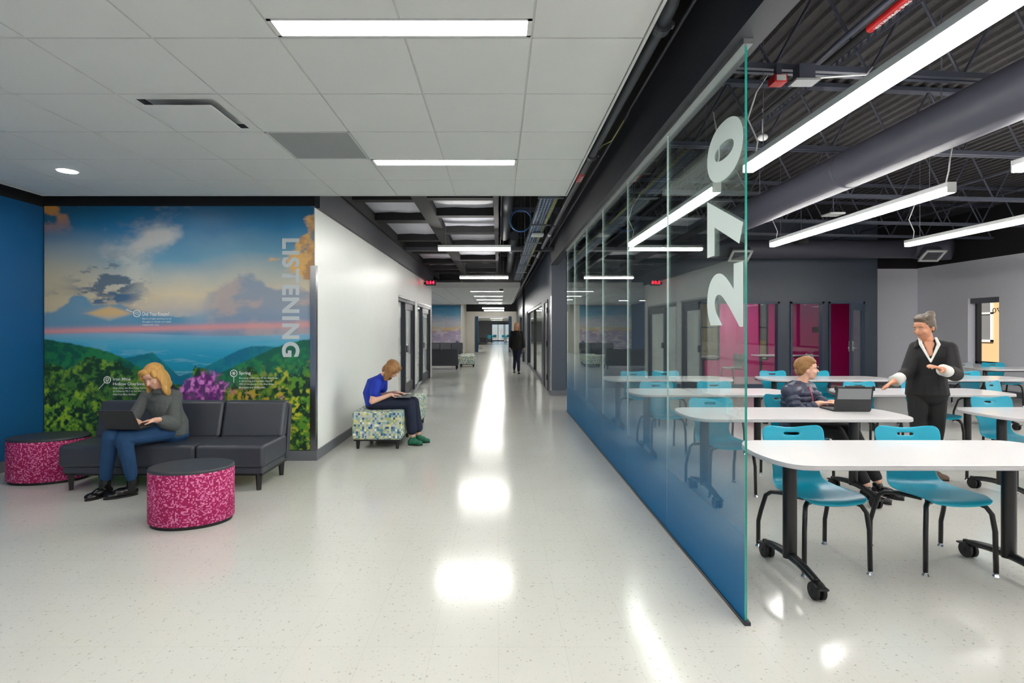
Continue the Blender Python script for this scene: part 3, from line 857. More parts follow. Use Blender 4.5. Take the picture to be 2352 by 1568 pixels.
lb = G().tube([(0, 5.75, 0), (0, 6.05, 0)], .0375, 14).build('pipe_label', M['red'], t); lb['label'] = 'red band label on the pipe'
text_mesh('label_print', 'FIRE', M['ink'], (0, 1, 0), (1, 0, 0), (-.016, 5.80, -.0385), t, fit=(.20, .032), bold=.02)
G().tube([(0, 9.4, 0), (0, 9.55, 0)], .0375, 14).build('pipe_label', M['ink'], t)['label'] = 'white band label on the pipe'
for y in (4.2, 7.2, 10.2, 13.2, 16.2, 20, 24, 28): G().cyl((0, y, .03), (0, y, 1.1), .006, 6).build('hanger_rod', M['wire'], t)
pipe('conduit', [(1.085, -5.9, 3.27), (1.085, 4.4, 3.27), (1.085, 4.5, 3.25), (1.085, 11.7, 3.25)], .010, M['pipe'], 'thin dark conduit above the sprinkler pipe beside the header', 'conduit', 8)
pipe('conduit', [(1.12, 11.8, 3.3), (1.12, 34, 3.3)], .012, M['pipe'], 'dark conduit continuing down the far corridor on the right', 'conduit', 8)
pipe('loose_cable', [(1.0, 5.3, 3.24), (.98, 5.0, 3.18), (1.02, 4.8, 3.15), (1.085, 4.55, 3.26)], .005, M['cable_yellow'], 'short loose yellow cable by the sprinkler pipe', 'cable', 6)
pipe('round_duct', [(.13, 5.6, 3.52), (.13, 11.1, 3.52), (.13, 11.6, 3.5)], .115, M['pipe'], 'round dark duct running along the corridor beside the boards', 'duct', 20)
pipe('round_duct', [(.33, 11.35, 3.45), (.33, 17.4, 3.4)], .10, M['pipe'], 'short round dark duct beyond the cross beam of the corridor', 'duct', 20)
pipe('conduit', [(.04, 5.6, 3.35), (.04, 17.4, 3.35)], .012, M['pipe'], 'conduit along the right edge of the grey boards', 'conduit', 8)
for i, y in enumerate((7.4, 8.6, 9.8, 12.6, 14.3, 15.8)):
    tag(G().box(.0, 1.15, y, y + .05, 3.62, 3.70).build('strut_channel', M['steel_dark']), '%s dark cross strut over the cable tray, counted from the viewer' % ('first', 'second', 'third', 'fourth', 'fifth', 'sixth')[i], 'strut', 'cross struts over the corridor')
# cable tray
t = empty('cable_tray', (.63, 0, 3.08)); tag(t, 'wire basket tray full of blue, white and yellow data cables', 'cable tray')
g = G(); x0, x1 = -.11, .11
for x in np.linspace(x0, x1, 6): g.box(x - .002, x + .002, 4.9, 17.6, -.004, 0)
for x in (x0, x1):
    for z in (.03, .06): g.box(x - .002, x + .002, 4.9, 17.6, z - .002, z + .002)
g.build('tray_rail', M['wire'], t)
g = G(); y = 4.9
while y < 17.6:
    g.box(x0, x1, y, y + .004, -.006, -.002); g.box(x0 - .002, x0 + .002, y, y + .004, -.006, .06); g.box(x1 - .002, x1 + .002, y, y + .004, -.006, .06); y += .1
tag(g.build('tray_wire', M['wire'], t), kind='stuff')
g = G()
for k, y in enumerate((6.5, 8.2, 9.9, 11.6, 13.3, 15.0, 16.7)):
    b = G(); b.box(-.15, .17, y, y + .03, -.03, -.008); b.cyl((-.14, y + .015, -.02), (-.14, y + .015, 1.17), .005, 6); b.cyl((.16, y + .015, -.02), (.16, y + .015, 1.17), .005, 6)
    b.build('tray_bracket', M['wire'], t)
rng = random.Random(3)
for i in range(17):
    x = -.10 + .2 * i / 16
    m = M['cable_yellow'] if i >= 14 else (M['cable_white'] if i in (0, 1, 4, 8, 11) else M['cable_blue'])
    pts = []
    ph = rng.random() * 6
    for k in range(27):
        y = 4.9 + k * .49
        pts.append((max(-.1, min(.1, x + .006 * math.sin(ph + k * .9))), y, .010 + .004 * math.sin(ph * 2 + k * .7) + (0.006 if i % 2 else 0)))
    G().tube(pts, .008, 5).build('data_cable', m, t, smooth=True)
pts = [(.36 + .17 * math.cos(a), 8.55 + .02 * a / 6, 3.2 + .17 * math.sin(a)) for a in np.linspace(-.3, 2 * PI * 1.9, 60)]
pipe('cable_coil', pts, .012, M['cable_blue'], 'hanging loop of bright blue cable beside the cable tray', 'cable', 8)
tag(G().box(.56, .76, 8.9, 9.12, 3.03, 3.07).build('access_point', M['white_metal'], bevel=.01), 'small white wireless box under the cable tray', 'device')

# digital clock
t = empty('digital_clock', (-1.93, 14.6, 2.72)); tag(t, 'black digital clock with red numerals projecting from the white wall', 'clock')
G().box(-.055, .21, -.05, .05, -.06, .09).build('clock_case', M['rubber'], t, bevel=.006)
G().box(-.12, -.05, -.03, .03, -.03, .03).build('clock_bracket', M['rubber'], t)
text_mesh('clock_digits', '1:14', M['led'], (1, 0, 0), (0, 0, 1), (-.03, -.052, -.025), t, fit=(.21, .09), bold=.03)['label'] = 'red numerals 1:14'
text_mesh('clock_digits', '1:14', M['led'], (-1, 0, 0), (0, 0, 1), (.18, .052, -.025), t, fit=(.21, .09), bold=.03)['label'] = 'red numerals on the far side'

# ------------------------------------------------------------------ classroom services
def joist(y0, k, label):
    t = empty('open_web_joist', (1.33, y0 + 1.33 * .09, 3.45), rz=math.atan(.09)); tag(t, label, 'joist', 'open web roof joists')
    L = 9.6
    G().box(0, L, -.05, -.012, 0, .045).build('bottom_chord', M['steel_dark'], t)
    G().box(0, L, .012, .05, 0, .045).build('bottom_chord', M['steel_dark'], t)
    G().box(0, L, -.05, .05, .70, .745).build('top_chord', M['steel_dark'], t)
    n = 12; dx = L / n
    a = G().tube([(0, 0, .02), (dx / 2, 0, .72)], .012, 6).build('web_bar', M['steel_dark'], t)
    b = G().tube([(0, 0, .72), (dx / 2, 0, .02)], .012, 6).build('web_bar', M['steel_dark'], t, loc=(dx / 2, 0, 0))
    for i in range(1, n):
        share(a, t, (i * dx, 0, 0)); share(b, t, (i * dx + dx / 2, 0, 0))
for i, y in enumerate((-3.2, -1.35, .5, 2.25, 3.95, 5.65, 7.6, 9.45, 10.8)):
    joist(y, i, 'dark open web roof joist, %s' % ['behind the viewer, farthest back', 'behind the viewer', 'overhead of the viewer', 'just ahead of the viewer', 'nearest fully in view, crossing behind the red strobe',
          'second in view, crossing above the second numeral', 'third in view, above the middle pendant', 'fourth in view, toward the back wall', 'last, nearest the slate back wall'][i])
t = empty('large_round_duct', (3.82, 0, 3.20)); tag(t, 'large dark round duct running the length of the classroom', 'duct')
G().tube([(0, -5.9, 0), (0, 11.9, 0)], .205, 32).build('duct_pipe', M['duct'], t, smooth=True)
for y in (-2.0, .6, 3.2, 5.8, 8.4, 11.0):
    G().tube([(0, y, 0), (0, y + .04, 0)], .209, 32).build('duct_seam', M['duct'], t, smooth=True, bevel=.002)
for y in (1.4, 4.6, 7.8, 10.8): G().cyl((0, y, .2), (0, y, 1.04), .006, 6).build('hanger_rod', M['wire'], t)
t = empty('cross_duct', (0, 12.25, 3.30)); tag(t, 'dark round duct crossing in front of the slate wall under the joists', 'duct')
G().tube([(1.6, 0, 0), (9.5, 0, 0)], .21, 32).build('duct_pipe', M['duct'], t, smooth=True)
G().tube([(9.45, 0, 0), (9.8, 0, 0), (10.0, -.1, -.02), (10.15, -.3, -.05)], [.21, .24, .25, .23], 28).build('duct_elbow', M['duct'], t, smooth=True)
for rx in (5.42, 9.72):
    T = Matrix.Translation((rx, -.30, -.20)) @ Matrix.Rotation(math.radians(-38), 4, 'X')
    fr_ = G(); fr_.T = T
    fr_.box(-.20, .20, -.14, .14, .02, .16); fr_.build('register_boot', M['duct'], t)
    fr_ = G(); fr_.T = T; fr_.box(-.23, .23, -.17, -.125, -.01, .02); fr_.box(-.23, .23, .125, .17, -.01, .02); fr_.box(-.23, -.18, -.17, .17, -.01, .02); fr_.box(.18, .23, -.17, .17, -.01, .02)
    fr_.build('register_frame', M['white_metal'], t)
    for k in range(6):
        fr_ = G(); fr_.T = T; fr_.box(-.18, .18, -.12 + k * .044, -.105 + k * .044, -.002, .018); fr_.build('register_blade', M['baseboard'], t)
for x in (3.0, 5.4, 7.8): G().cyl((x, 0, .2), (x, 0, .94), .006, 6).build('hanger_rod', M['wire'], t)
def pendant_y(x, y0, y1, z, label, lit=True):
    t = empty('pendant_light', (x, (y0 + y1) / 2, z)); tag(t, label, 'ceiling light', 'long pendant lights of the classroom')
    d = (y1 - y0) / 2
    g = G(); g.box(-.042, .042, -d, d, .055, .10); g.box(-.042, .042, -d - .014, -d, 0, .10); g.box(-.042, .042, d, d + .014, 0, .10)
    g.build('light_housing', M['white_metal'], t, bevel=.004)
    G().box(-.038, .038, -d, d, 0, .055).build('diffuser', M['lamp'] if lit else M['lamp_dim'], t)
    for s in (-1, 1): G().cyl((0, s * (d - .25), .10), (0, s * (d - .25), 4.24 - z), .003, 6).build('hanger_wire', M['wire'], t)
    pts = [(0, d - .12, .10), (.03, d - .10, .22), (-.05, d - .1, .40), (.0, d - .14, .60), (.12, d - .12, .78)]
    G().tube(pts, .007, 6).build('power_cord', M['white_metal'], t, smooth=True)
    if y0 > 0:
        pts = [(0, -d + .06, .10), (.02, -d + .05, .22), (.06, -d + .08, .36), (.02, -d + .0, .48), (-.03, -d, .76)]
        G().tube(pts, .007, 6).build('power_cord', M['white_metal'], t, smooth=True)
Z_P = 2.74
rows_p = [(-4.2, -1.1, 'behind the viewer'), (1.25, 4.38, 'nearest'), (5.02, 8.30, 'farther')]
cols_p = [(2.05, 'left row by the glass wall'), (4.26, 'middle row'), (6.36, 'right row'), (8.6, 'fourth row, near the windows')]
for (x, cn) in cols_p:
    for (a, b, rn) in rows_p:
        pendant_y(x, a, b, Z_P, 'long linear pendant light, %s of the %s' % (rn, cn), lit=(x != 6.36))

for i, (a, b_) in enumerate(((-1.5, 2.6), (3.2, 6.2), (6.5, 9.3))):  # extra pendants outside the frame, added to light the right wall
    pendant_y(10.1, a, b_, Z_P, 'added fill pendant along the window wall, %s of three' % ('nearest', 'middle', 'farthest')[i])
pipe('conduit', [(2.60, -5.9, 3.64), (2.60, 4.0, 3.64), (2.55, 4.35, 3.58)], .024, M['steel_dark'], 'thick grey conduit above the nearest pendant light', 'conduit', 10)
pipe('conduit', [(1.75, -5.9, 3.62), (1.75, 13, 3.62)], .012, M['steel_dark'], 'thin conduit running just inside the glass wall', 'conduit', 8)
t = empty('small_pipe', (2.68, 0, 3.62)); tag(t, 'dark small bore sprinkler pipe with a red label band above the nearest pendant', 'pipe')
G().tube([(0, -5.9, 0), (0, 13.2, 0)], .028, 12).build('pipe_run', M['black'], t, smooth=True)
G().tube([(0, 3.42, 0), (0, 3.85, 0)], .0300, 12).build('pipe_label', M['red'], t)['label'] = 'red band label on the small pipe'
text_mesh('label_print', 'FIRE SPRINKLER', M['ink'], (0, 1, 0), (1, 0, 0), (-.014, 3.47, -.0305), t, fit=(.33, .028), bold=.02)
g = G(); z = 3.65
for k in range(170):
    y = -1 + k * .075
    g.box(2.80, 2.804, y, y + .03, z - .02, z + .02)
g.box(2.80, 2.804, -1, 11.9, z + .02, z + .032); g.box(2.80, 2.804, -1, 11.9, z - .032, z - .02); g.box(2.80, 2.83, -1, 11.9, z + .028, z + .032)
tag(g.build('perforated_strut', M['steel_dark']), 'slotted steel strut running beside the labelled pipe', 'strut')
pipe('round_duct', [(1.5, 2.05, 3.78), (1.9, 2.05, 3.78)], .15, M['duct'], 'stub of dark round duct with a clamp ring above the glass header', 'duct', 24)
# fire strobe and sensors on the near joist
t = empty('fire_strobe', (2.12, 4.05, 3.42)); tag(t, 'red and white fire alarm strobe hanging from the nearest joist', 'fire alarm')
G().box(-.05, .05, -.05, .05, -.11, -.05).build('strobe_body', M['red'], t, bevel=.006)
G().box(-.035, .035, -.056, -.048, -.10, -.06).build('strobe_lens', M['white_metal'], t)
G().box(-.02, .02, -.02, .02, -.06, .04).build('strobe_mount', M['steel_dark'], t)
t = empty('occupancy_sensor', (2.32, 4.05, 3.42)); tag(t, 'small pale sensor box on the nearest joist beside the red strobe', 'sensor')
G().box(-.09, .09, -.06, .06, -.10, -.085).build('sensor_plate', M['grille'], t); G().box(-.06, .06, -.045, .045, -.086, .03).build('sensor_box', M['steel_dark'], t)
pipe('loose_cable', [(2.42, 4.05, 3.36), (2.6, 4.04, 3.37), (2.8, 4.06, 3.39), (2.86, 4.08, 3.46)], .007, M['white_metal'], 'white cable looping from the sensor box along the joist', 'cable', 6)
t = empty('ceiling_sensor', (2.75, 5.55, 3.45)); tag(t, 'small white round sensor hanging above the second joist', 'sensor')
G().ball((0, 0, 0), (.05, .05, .035)).build('sensor_dome', M['white_metal'], t, smooth=True); G().cyl((0, 0, .02), (0, 0, .3), .008, 8).build('sensor_stem', M['white_metal'], t)
t = empty('wireless_access_point', (5.65, 9.0, 3.38)); tag(t, 'flat white access point hanging between the middle joists', 'device')
G().box(-.13, .13, -.13, .13, 0, .03).build('access_point_body', M['white_metal'], t, bevel=.01); G().cyl((0, 0, .03), (0, 0, .8), .008, 8).build('stem', M['wire'], t)
t = empty('loudspeaker', (5.9, 10.4, 3.12)); tag(t, 'dark bell shaped pendant speaker near the far end of the middle pendant', 'speaker')
G().tube([(0, 0, 0), (0, 0, .05), (0, 0, .18), (0, 0, .26)], [.13, .13, .08, .03], 20).build('speaker_bell', M['black'], t, smooth=True); G().cyl((0, 0, .25), (0, 0, 1.1), .008, 8).build('stem', M['wire'], t)
for i, (x, a, b) in enumerate(((4.9, 1.0, 11.6), (5.3, 5.0, 11.6), (6.9, 3.0, 11.6), (8.0, 2.0, 12.8))):
    pipe('conduit', [(x, a, 3.60), (x, b, 3.60)], .014, M['steel_dark'], '%s of four thin conduits running under the deck right of the large duct' % ['first', 'second', 'third', 'fourth'][i], 'conduit', 8)

# outdoors, seen through the windows
box_struct('ground_outside', (11.4, 60, -30, 90, -.6, -.5), M['asphalt'])
box_struct('ground_outside_far', (-30, 30, 70.3, 110, -.6, -.5), M['asphalt'])
t = empty('building', (22, 0, -.5)); tag(t, 'pale tan building across the yard, seen through the classroom window', 'building')
G().box(0, 8, 0, 50, 0, 9).build('facade', M['brick_tan'], t)
for k in range(11):
    for z in (1.4, 4.6):
        w_ = G(); y = 20.3 + (k - 5) * 3.6 - 0.2
        w_.box(-.06, .0, y, y + .1, z, z + 2.0); w_.box(-.06, 0, y + 1.3, y + 1.4, z, z + 2); w_.box(-.06, 0, y, y + 1.4, z, z + .1); w_.box(-.06, 0, y, y + 1.4, z + 1.9, z + 2); w_.box(-.06, 0, y, y + 1.4, z + 1.25, z + 1.33)
        f = w_.build('window_frame', M['white_metal'], t)
        G().box(-.02, -.01, y + .05, y + 1.35, z + .05, z + 1.95).build('window_pane', M['laptop_grey'], f)
t = empty('building', (0, 24, -.5)); tag(t, 'low tan building behind the breakout room windows', 'building')
G().box(7.0, 21, 0, 6, 0, 5).build('facade', M['brick_tan'], t)
g = G()
for k in range(4): g.box(11.2 + k * 2.6, 12.4 + k * 2.6, -.05, 0, 1.5, 3.2)
g.build('facade_window', M['laptop_grey'], t)

# ------------------------------------------------------------------ printed murals (flat print on the wall, colours per vertex)
def hash2(ix, iy, s):
    h = (ix.astype(np.int64) * 374761393 + iy.astype(np.int64) * 668265263 + s * 1442695041) & 0x7fffffff
    h = (h ^ (h >> 13)) * 1274126177 & 0x7fffffff
    return ((h ^ (h >> 16)) & 0xffff) / 65535.0
def vn(x, y, s):
    ix = np.floor(x); iy = np.floor(y); fx = x - ix; fy = y - iy
    fx = fx * fx * (3 - 2 * fx); fy = fy * fy * (3 - 2 * fy)
    a = hash2(ix, iy, s); b = hash2(ix + 1, iy, s); c = hash2(ix, iy + 1, s); d = hash2(ix + 1, iy + 1, s)
    return (a * (1 - fx) + b * fx) * (1 - fy) + (c * (1 - fx) + d * fx) * fy
def fbm(x, y, s, o=5):
    t = 0; a = .5; n = 0
    for k in range(o):
        t = t + a * vn(x * 2 ** k, y * 2 ** k, s + k * 17); n += a; a *= .55
    return t / n
def ss(a, b, x):
    t = np.clip((x - a) / (b - a), 0, 1); return t * t * (3 - 2 * t)
def L3(c): return np.array(lin(c)[:3])
def mixc(col, c, m): return col * (1 - m[..., None]) + L3(c) * m[..., None]

def mural_mountains(X, Y):
    """X 0..1 left-right; Y 0..1 top-down"""
    n1 = fbm(X * 4, Y * 5, 3); n2 = fbm(X * 9, Y * 16, 21); n3 = fbm(X * 30, Y * 30, 5, 4)
    col = np.zeros(X.shape + (3,))
    stops = [(0, (10, 74, 118)), (.08, (20, 98, 150)), (.2, (84, 138, 170)), (.3, (176, 180, 172)), (.38, (214, 196, 162)), (.43, (190, 180, 170)), (.48, (98, 150, 186)), (.515, (120, 140, 180))]
    yy = Y + (n1 - .5) * .10
    for i in range(3):
        col[..., i] = np.interp(yy, [s[0] for s in stops], [L3(s[1])[i] for s in stops])
    # left warm haze and dark top left
    col = mixc(col, (196, 178, 136), ss(.45, .0, X) * ss(.06, .3, Y) * .7)
    col = mixc(col, (28, 66, 86), ss(.30, 0, X) * ss(.2, 0, Y) * .6)
    col = mixc(col, (208, 134, 52), ss(.50, .62, fbm(X * 7 + 3, Y * 10, 91)) * ss(.2, .02, X) * ss(.14, .0, Y) * .95)
    # central white cloud
    d = np.hypot((X - .38) / .15, (Y - .14 - (X - .38) * -.35) / .11)
    col = mixc(col, (192, 190, 182), ss(1.15, .2, d + (n2 - .5) * 1.5) * .8)
    d = np.hypot((X - .33) / .06, (Y - .28) / .16)
    col = mixc(col, (196, 196, 184), ss(1.1, .1, d + (n2 - .5) * 1.4) * .5)
    # right orange cloud
    edge = .90 + .06 * np.sin(Y * 21) + (n2 - .5) * .22 + np.abs(Y - .2) * .22
    m = ss(0, .035, X - edge) * ss(-.02, .06, Y) * ss(.45, .36, Y)
    oc = mixc(np.broadcast_to(L3((222, 168, 92)), col.shape), (176, 128, 84), ss(.45, .62, fbm(X * 14, Y * 14, 33)))
    oc = mixc(oc, (70, 104, 130), ss(.56, .66, fbm(X * 10, Y * 12, 44)) * .8)
    col = col * (1 - m[..., None]) + oc * m[..., None]
    # dark scattered clouds left-middle
    m = ss(.50, .60, fbm(X * 12, Y * 26, 61)) * np.exp(-((X - .24) / .11) ** 2) * np.exp(-((Y - .31) / .075) ** 2)
    col = mixc(col, (52, 78, 104), np.clip(m * 1.5, 0, .9))
    m = ss(.50, .58, fbm(X * 10 + 5, Y * 34, 71)) * np.exp(-((X - .20) / .14) ** 2) * np.exp(-((Y - .375) / .03) ** 2)
    col = mixc(col, (30, 80, 122), np.clip(m * 1.6, 0, .9))
    # yellow glow
    d = np.hypot((X - .22) / .12, (Y - .43) / .028)
    col = mixc(col, (240, 186, 80), ss(1.2, .2, d + (n2 - .5) * 1.2) * .95)
    # blue-violet cloud banks
    e = .43 - .035 * np.exp(-((X - .12) / .06) ** 2) - .02 * np.sin(X * 9) + (n2 - .5) * .07
    m = ss(-.006, .010, Y - e) * ss(.60, .48, X) * (1 - ss(.05, .5, 1 - np.abs(X - .24) / .12 - np.abs(Y - .44) / .04) * .7)
    col = mixc(col, (48, 128, 172), m * .85)
    e = .40 - .10 * np.exp(-((X - .74) / .13) ** 2) - .06 * np.exp(-((X - .95) / .1) ** 2) + (fbm(X * 13, Y * 13, 55) - .5) * .11
    m = ss(-.008, .02, Y - e) * ss(.55, .66, X)
    cl = mixc(np.broadcast_to(L3((112, 134, 164)), col.shape), (188, 160, 150), ss(.45, .62, fbm(X * 9, Y * 16, 77)) * .6)
    m = m * .85
    col = col * (1 - m[..., None]) + cl * m[..., None]
    # pink band above the horizon
    pb = .515 - .03 * X
    m = np.exp(-((Y - pb) / .014) ** 2)
    col = mixc(col, (226, 140, 136), m * (1 - .4 * np.abs(X - .3)) * .9)
    # distant blue layers
    hz = .527 - .006 * np.sin(X * 7)
    m = ss(-.003, .003, Y - hz)
    far = np.zeros_like(col)
    fs = [(.52, (118, 164, 196)), (.56, (62, 158, 196)), (.60, (28, 142, 186)), (.66, (14, 130, 168)), (.72, (20, 120, 140))]
    yl = Y + .035 * (fbm(X * 8, Y * 34, 12) - .5)
    for i in range(3): far[..., i] = np.interp(yl, [s[0] for s in fs], [L3(s[1])[i] for s in fs])
    far = mixc(far, (130, 188, 208), ss(.56, .70, fbm(X * 10, Y * 60, 14)) * ss(.53, .62, Y) * .35)
    col = col * (1 - m[..., None]) + far * m[..., None]
    # ridges
    def ridge(col, e, c1, c2, s):
        nn = fbm(X * 34, Y * 34, s, 5); m = ss(-.003, .004, Y - e + (fbm(X * 60, Y * 4, s + 5) - .5) * .008)
        rc = mixc(np.broadcast_to(L3(c1), col.shape), c2, ss(.38, .66, nn))
        return col * (1 - m[..., None]) + rc * m[..., None]
    col = ridge(col, .60 + .10 * np.abs(X - .40) / .10 * (X > .40) + .22 * (np.abs(X - .40)) * (X <= .40), (10, 92, 116), (12, 110, 116), 8)
    col = ridge(col, .70 - .115 * ss(.42, .80, X) + .012 * np.sin(X * 14), (6, 92, 128), (10, 108, 126), 9)
    col = ridge(col, .545 + .16 * ss(.04, .50, X) + .10 * ss(.42, .6, X) + .012 * np.sin(X * 17), (8, 66, 52), (24, 104, 54), 10)
    col = ridge(col, .73 - .185 * ss(.48, 1.0, X) + .4 * ss(.55, .42, X), (8, 76, 62), (22, 110, 62), 11)
    # foreground trees
    e = .60 + .03 * np.sin(X * 23) + .05 * X + (fbm(X * 18, Y * 10, 81) - .5) * .13 + .11 * ss(.30, .52, X) - .0 * X
    e = np.where(X > .55, .66 + (fbm(X * 15, Y * 8, 83) - .5) * .16 + .02 * np.sin(X * 30), e) + .03
    m = ss(-.004, .006, Y - e)
    lf = fbm(X * 60, Y * 60, 101, 4); l2 = fbm(X * 22, Y * 22, 102, 4)
    fc = np.broadcast_to(L3((16, 44, 26)), col.shape)
    fc = mixc(fc, (46, 98, 34), ss(.42, .58, lf))
    fc = mixc(fc, (104, 142, 36), ss(.56, .72, lf) * ss(.38, .6, l2))
    col = col * (1 - m[..., None]) + fc * m[..., None]
    # bright leafy corners at the lower left and right
    blot = fbm(X * 75, Y * 62, 131, 3); bl2 = fbm(X * 26, Y * 26, 132, 3)
    for (cx_, w, col1, y0) in ((.05, .22, (138, 176, 34), .74), (.98, .15, (198, 184, 40), .66)):
        m0 = np.exp(-((X - cx_) / w) ** 2) * ss(y0 - .03, y0 + .05, Y + (l2 - .5) * .2)
        col = mixc(col, (12, 30, 24), m0 * ss(.55, .35, blot) * .9)
        col = mixc(col, (70, 128, 34), m0 * ss(.42, .55, blot))
        col = mixc(col, col1, m0 * ss(.53, .66, blot) * ss(.35, .55, bl2))
    # flowers: violet rhododendron and yellow-pink band
    d = np.hypot((X - .575) / .105, (Y - .765 + .1 * (X - .6)) / .075)
    m = ss(1.15, .6, d + (l2 - .5) * 1.2)
    col = mixc(col, (92, 20, 110), m * .8)
    col = mixc(col, (160, 60, 160), m * ss(.44, .56, blot))
    col = mixc(col, (216, 130, 204), m * ss(.56, .68, blot))
    m = ss(.64, .70, X) * ss(.93, .87, X) * ss(.735, .765, Y)
    col = mixc(col, (186, 150, 42), m * ss(.5, .62, blot) * .9)
    col = mixc(col, (196, 120, 130), m * ss(.63, .72, fbm(X * 60, Y * 60, 133, 3)) * .8)
    return col

def mural_clouds(X, Y):
    n = fbm(X * 6, Y * 14, 201); n2 = fbm(X * 14, Y * 30, 203)
    st = [(0, (36, 120, 176)), (.18, (96, 168, 208)), (.3, (200, 206, 220)), (.42, (214, 208, 216)), (.5, (236, 200, 120)), (.56, (186, 160, 190)), (.7, (196, 178, 204)), (1, (176, 160, 178))]
    yy = Y + (n - .5) * .12
    col = np.zeros(X.shape + (3,))
    for i in range(3): col[..., i] = np.interp(yy, [s[0] for s in st], [L3(s[1])[i] for s in st])
    col = mixc(col, (238, 226, 232), ss(.52, .68, n2) * ss(.2, .5, Y) * .8)
    col = mixc(col, (130, 130, 168), ss(.55, .7, fbm(X * 9, Y * 40, 207)) * ss(.5, .7, Y) * .6)
    m = ss(.62, .5, np.hypot((X - .93) / .16, (Y - .84) / .2) + (n2 - .5) * .6)
    col = mixc(col, (70, 84, 110), m * ss(.4, .6, n2)); 
    return col

def mural(name, x0, x1, z0, z1, y, nx, nz, fn, label):
    gx = np.linspace(x0, x1, nx); gz = np.linspace(z0, z1, nz)
    XX, ZZ = np.meshgrid(gx, gz)
    co = np.stack([XX, np.full_like(XX, y), ZZ], -1).reshape(-1, 3)
    i = (np.arange(nz - 1)[:, None] * nx + np.arange(nx - 1)[None, :]).reshape(-1)
    faces = np.stack([i, i + 1, i + nx + 1, i + nx], -1).astype(np.int32)
    # thin sides and back so that the print has the thickness of a panel
    me = bpy.data.meshes.new(name)
    nv = len(co); back = np.array([[x0, y + .006, z0], [x1, y + .006, z0], [x1, y + .006, z1], [x0, y + .006, z1]])
    co = np.concatenate([co, back]); c0, c1, c2_, c3 = 0, nx - 1, nx * nz - 1, nx * (nz - 1)
    extra = np.array([[nv, nv + 3, nv + 2, nv + 1], [c0, nv, nv + 1, c1], [c1, nv + 1, nv + 2, c2_], [c2_, nv + 2, nv + 3, c3], [c3, nv + 3, nv, c0]], np.int32)
    faces = np.concatenate([faces, extra])
    me.vertices.add(len(co)); me.vertices.foreach_set('co', co.reshape(-1))
    me.loops.add(len(faces) * 4); me.loops.foreach_set('vertex_index', faces.reshape(-1))
    me.polygons.add(len(faces)); me.polygons.foreach_set('loop_start', np.arange(0, len(faces) * 4, 4, dtype=np.int32))
    me.update(calc_edges=True)
    U = (XX - x0) / (x1 - x0); V = (z1 - ZZ) / (z1 - z0)
    col = np.clip(np.clip(fn(U, V), 0, 1) ** .82 * 1.05, 0, 1)
    rgba = np.concatenate([col, np.ones(col.shape[:2] + (1,))], -1).reshape(-1, 4)
    rgba = np.concatenate([rgba, np.tile(rgba[:1], (4, 1))])
    a = me.color_attributes.new('print', 'FLOAT_COLOR', 'POINT'); a.data.foreach_set('color', rgba.reshape(-1).astype(np.float32))
    me.materials.append(M['print'])
    o = bpy.data.objects.new(name, me); C.objects.link(o)
    return tag(o, label, 'mural')
mu = mural('landscape_mural', -5.035, -2.031, .12, 2.82, 5.912, 470, 424, mural_mountains, 'wall sized mural of green mountains under a sunset sky, lettered LISTENING')
t_ = text_mesh('mural_lettering', 'LISTENING', M['ink_soft'], (0, 0, -1), (1, 0, 0), (-2.40, 5.911, 2.462), mu, fit=(1.315, .195), bold=.038, spacing=1.16)
t_['label'] = 'big white word LISTENING running down the mural'
PX = 5.92 / 1225
def at(px, py, y=5.92): return ((px - 1145) * y / 1225, 1.45 + (757 - py) * y / 1225)
def note(px, py, h, s, bold=0.0, m='ink', w=None):
    x, z = at(px, py)
    return text_mesh('mural_caption', s, M[m], (1, 0, 0), (0, 0, 1), (x, 5.911, z), mu, size=h * PX, bold=bold)
def note_fit(px, py, w, h, s, bold=.0):
    x, z = at(px, py)
    return text_mesh('mural_caption', s, M['ink'], (1, 0, 0), (0, 0, 1), (x, 5.911, z), mu, fit=(w * PX, h * PX), bold=bold)
note_fit(328, 725, 62, 9, 'Did You Know?', .02)
for i, s in enumerate(('Beams of light peeking out of', 'the gaps in clouds are called', 'crepuscular rays.')):
    note_fit(328, 734.5 + i * 7, (67, 66, 39)[i], 4.9, s, .008)
note_fit(261, 873.5, 40, 7, 'Iron Mine', .02); note_fit(261, 884.5, 74, 7, 'Hollow Overlook', .02)
for i, s in enumerate(('Stop along the Blue Ridge Parkway', 'at milepost 96.2 to see the view', 'from Iron Mine Hollow.')):
    note_fit(261, 893.5 + i * 7, (82, 78, 52)[i], 4.9, s, .008)
note_fit(550, 862, 27, 9.5, 'Spring', .02)
for i, s in enumerate(('Blooming wildflowers fill the Blue Ridge', 'in the spring and summer. Nearly', '40% of the plants in the Blue Ridge', 'Mountains are wildflowers.')):
    note_fit(550, 870.5 + i * 7, (89, 76, 80, 61)[i], 4.9, s, .008)
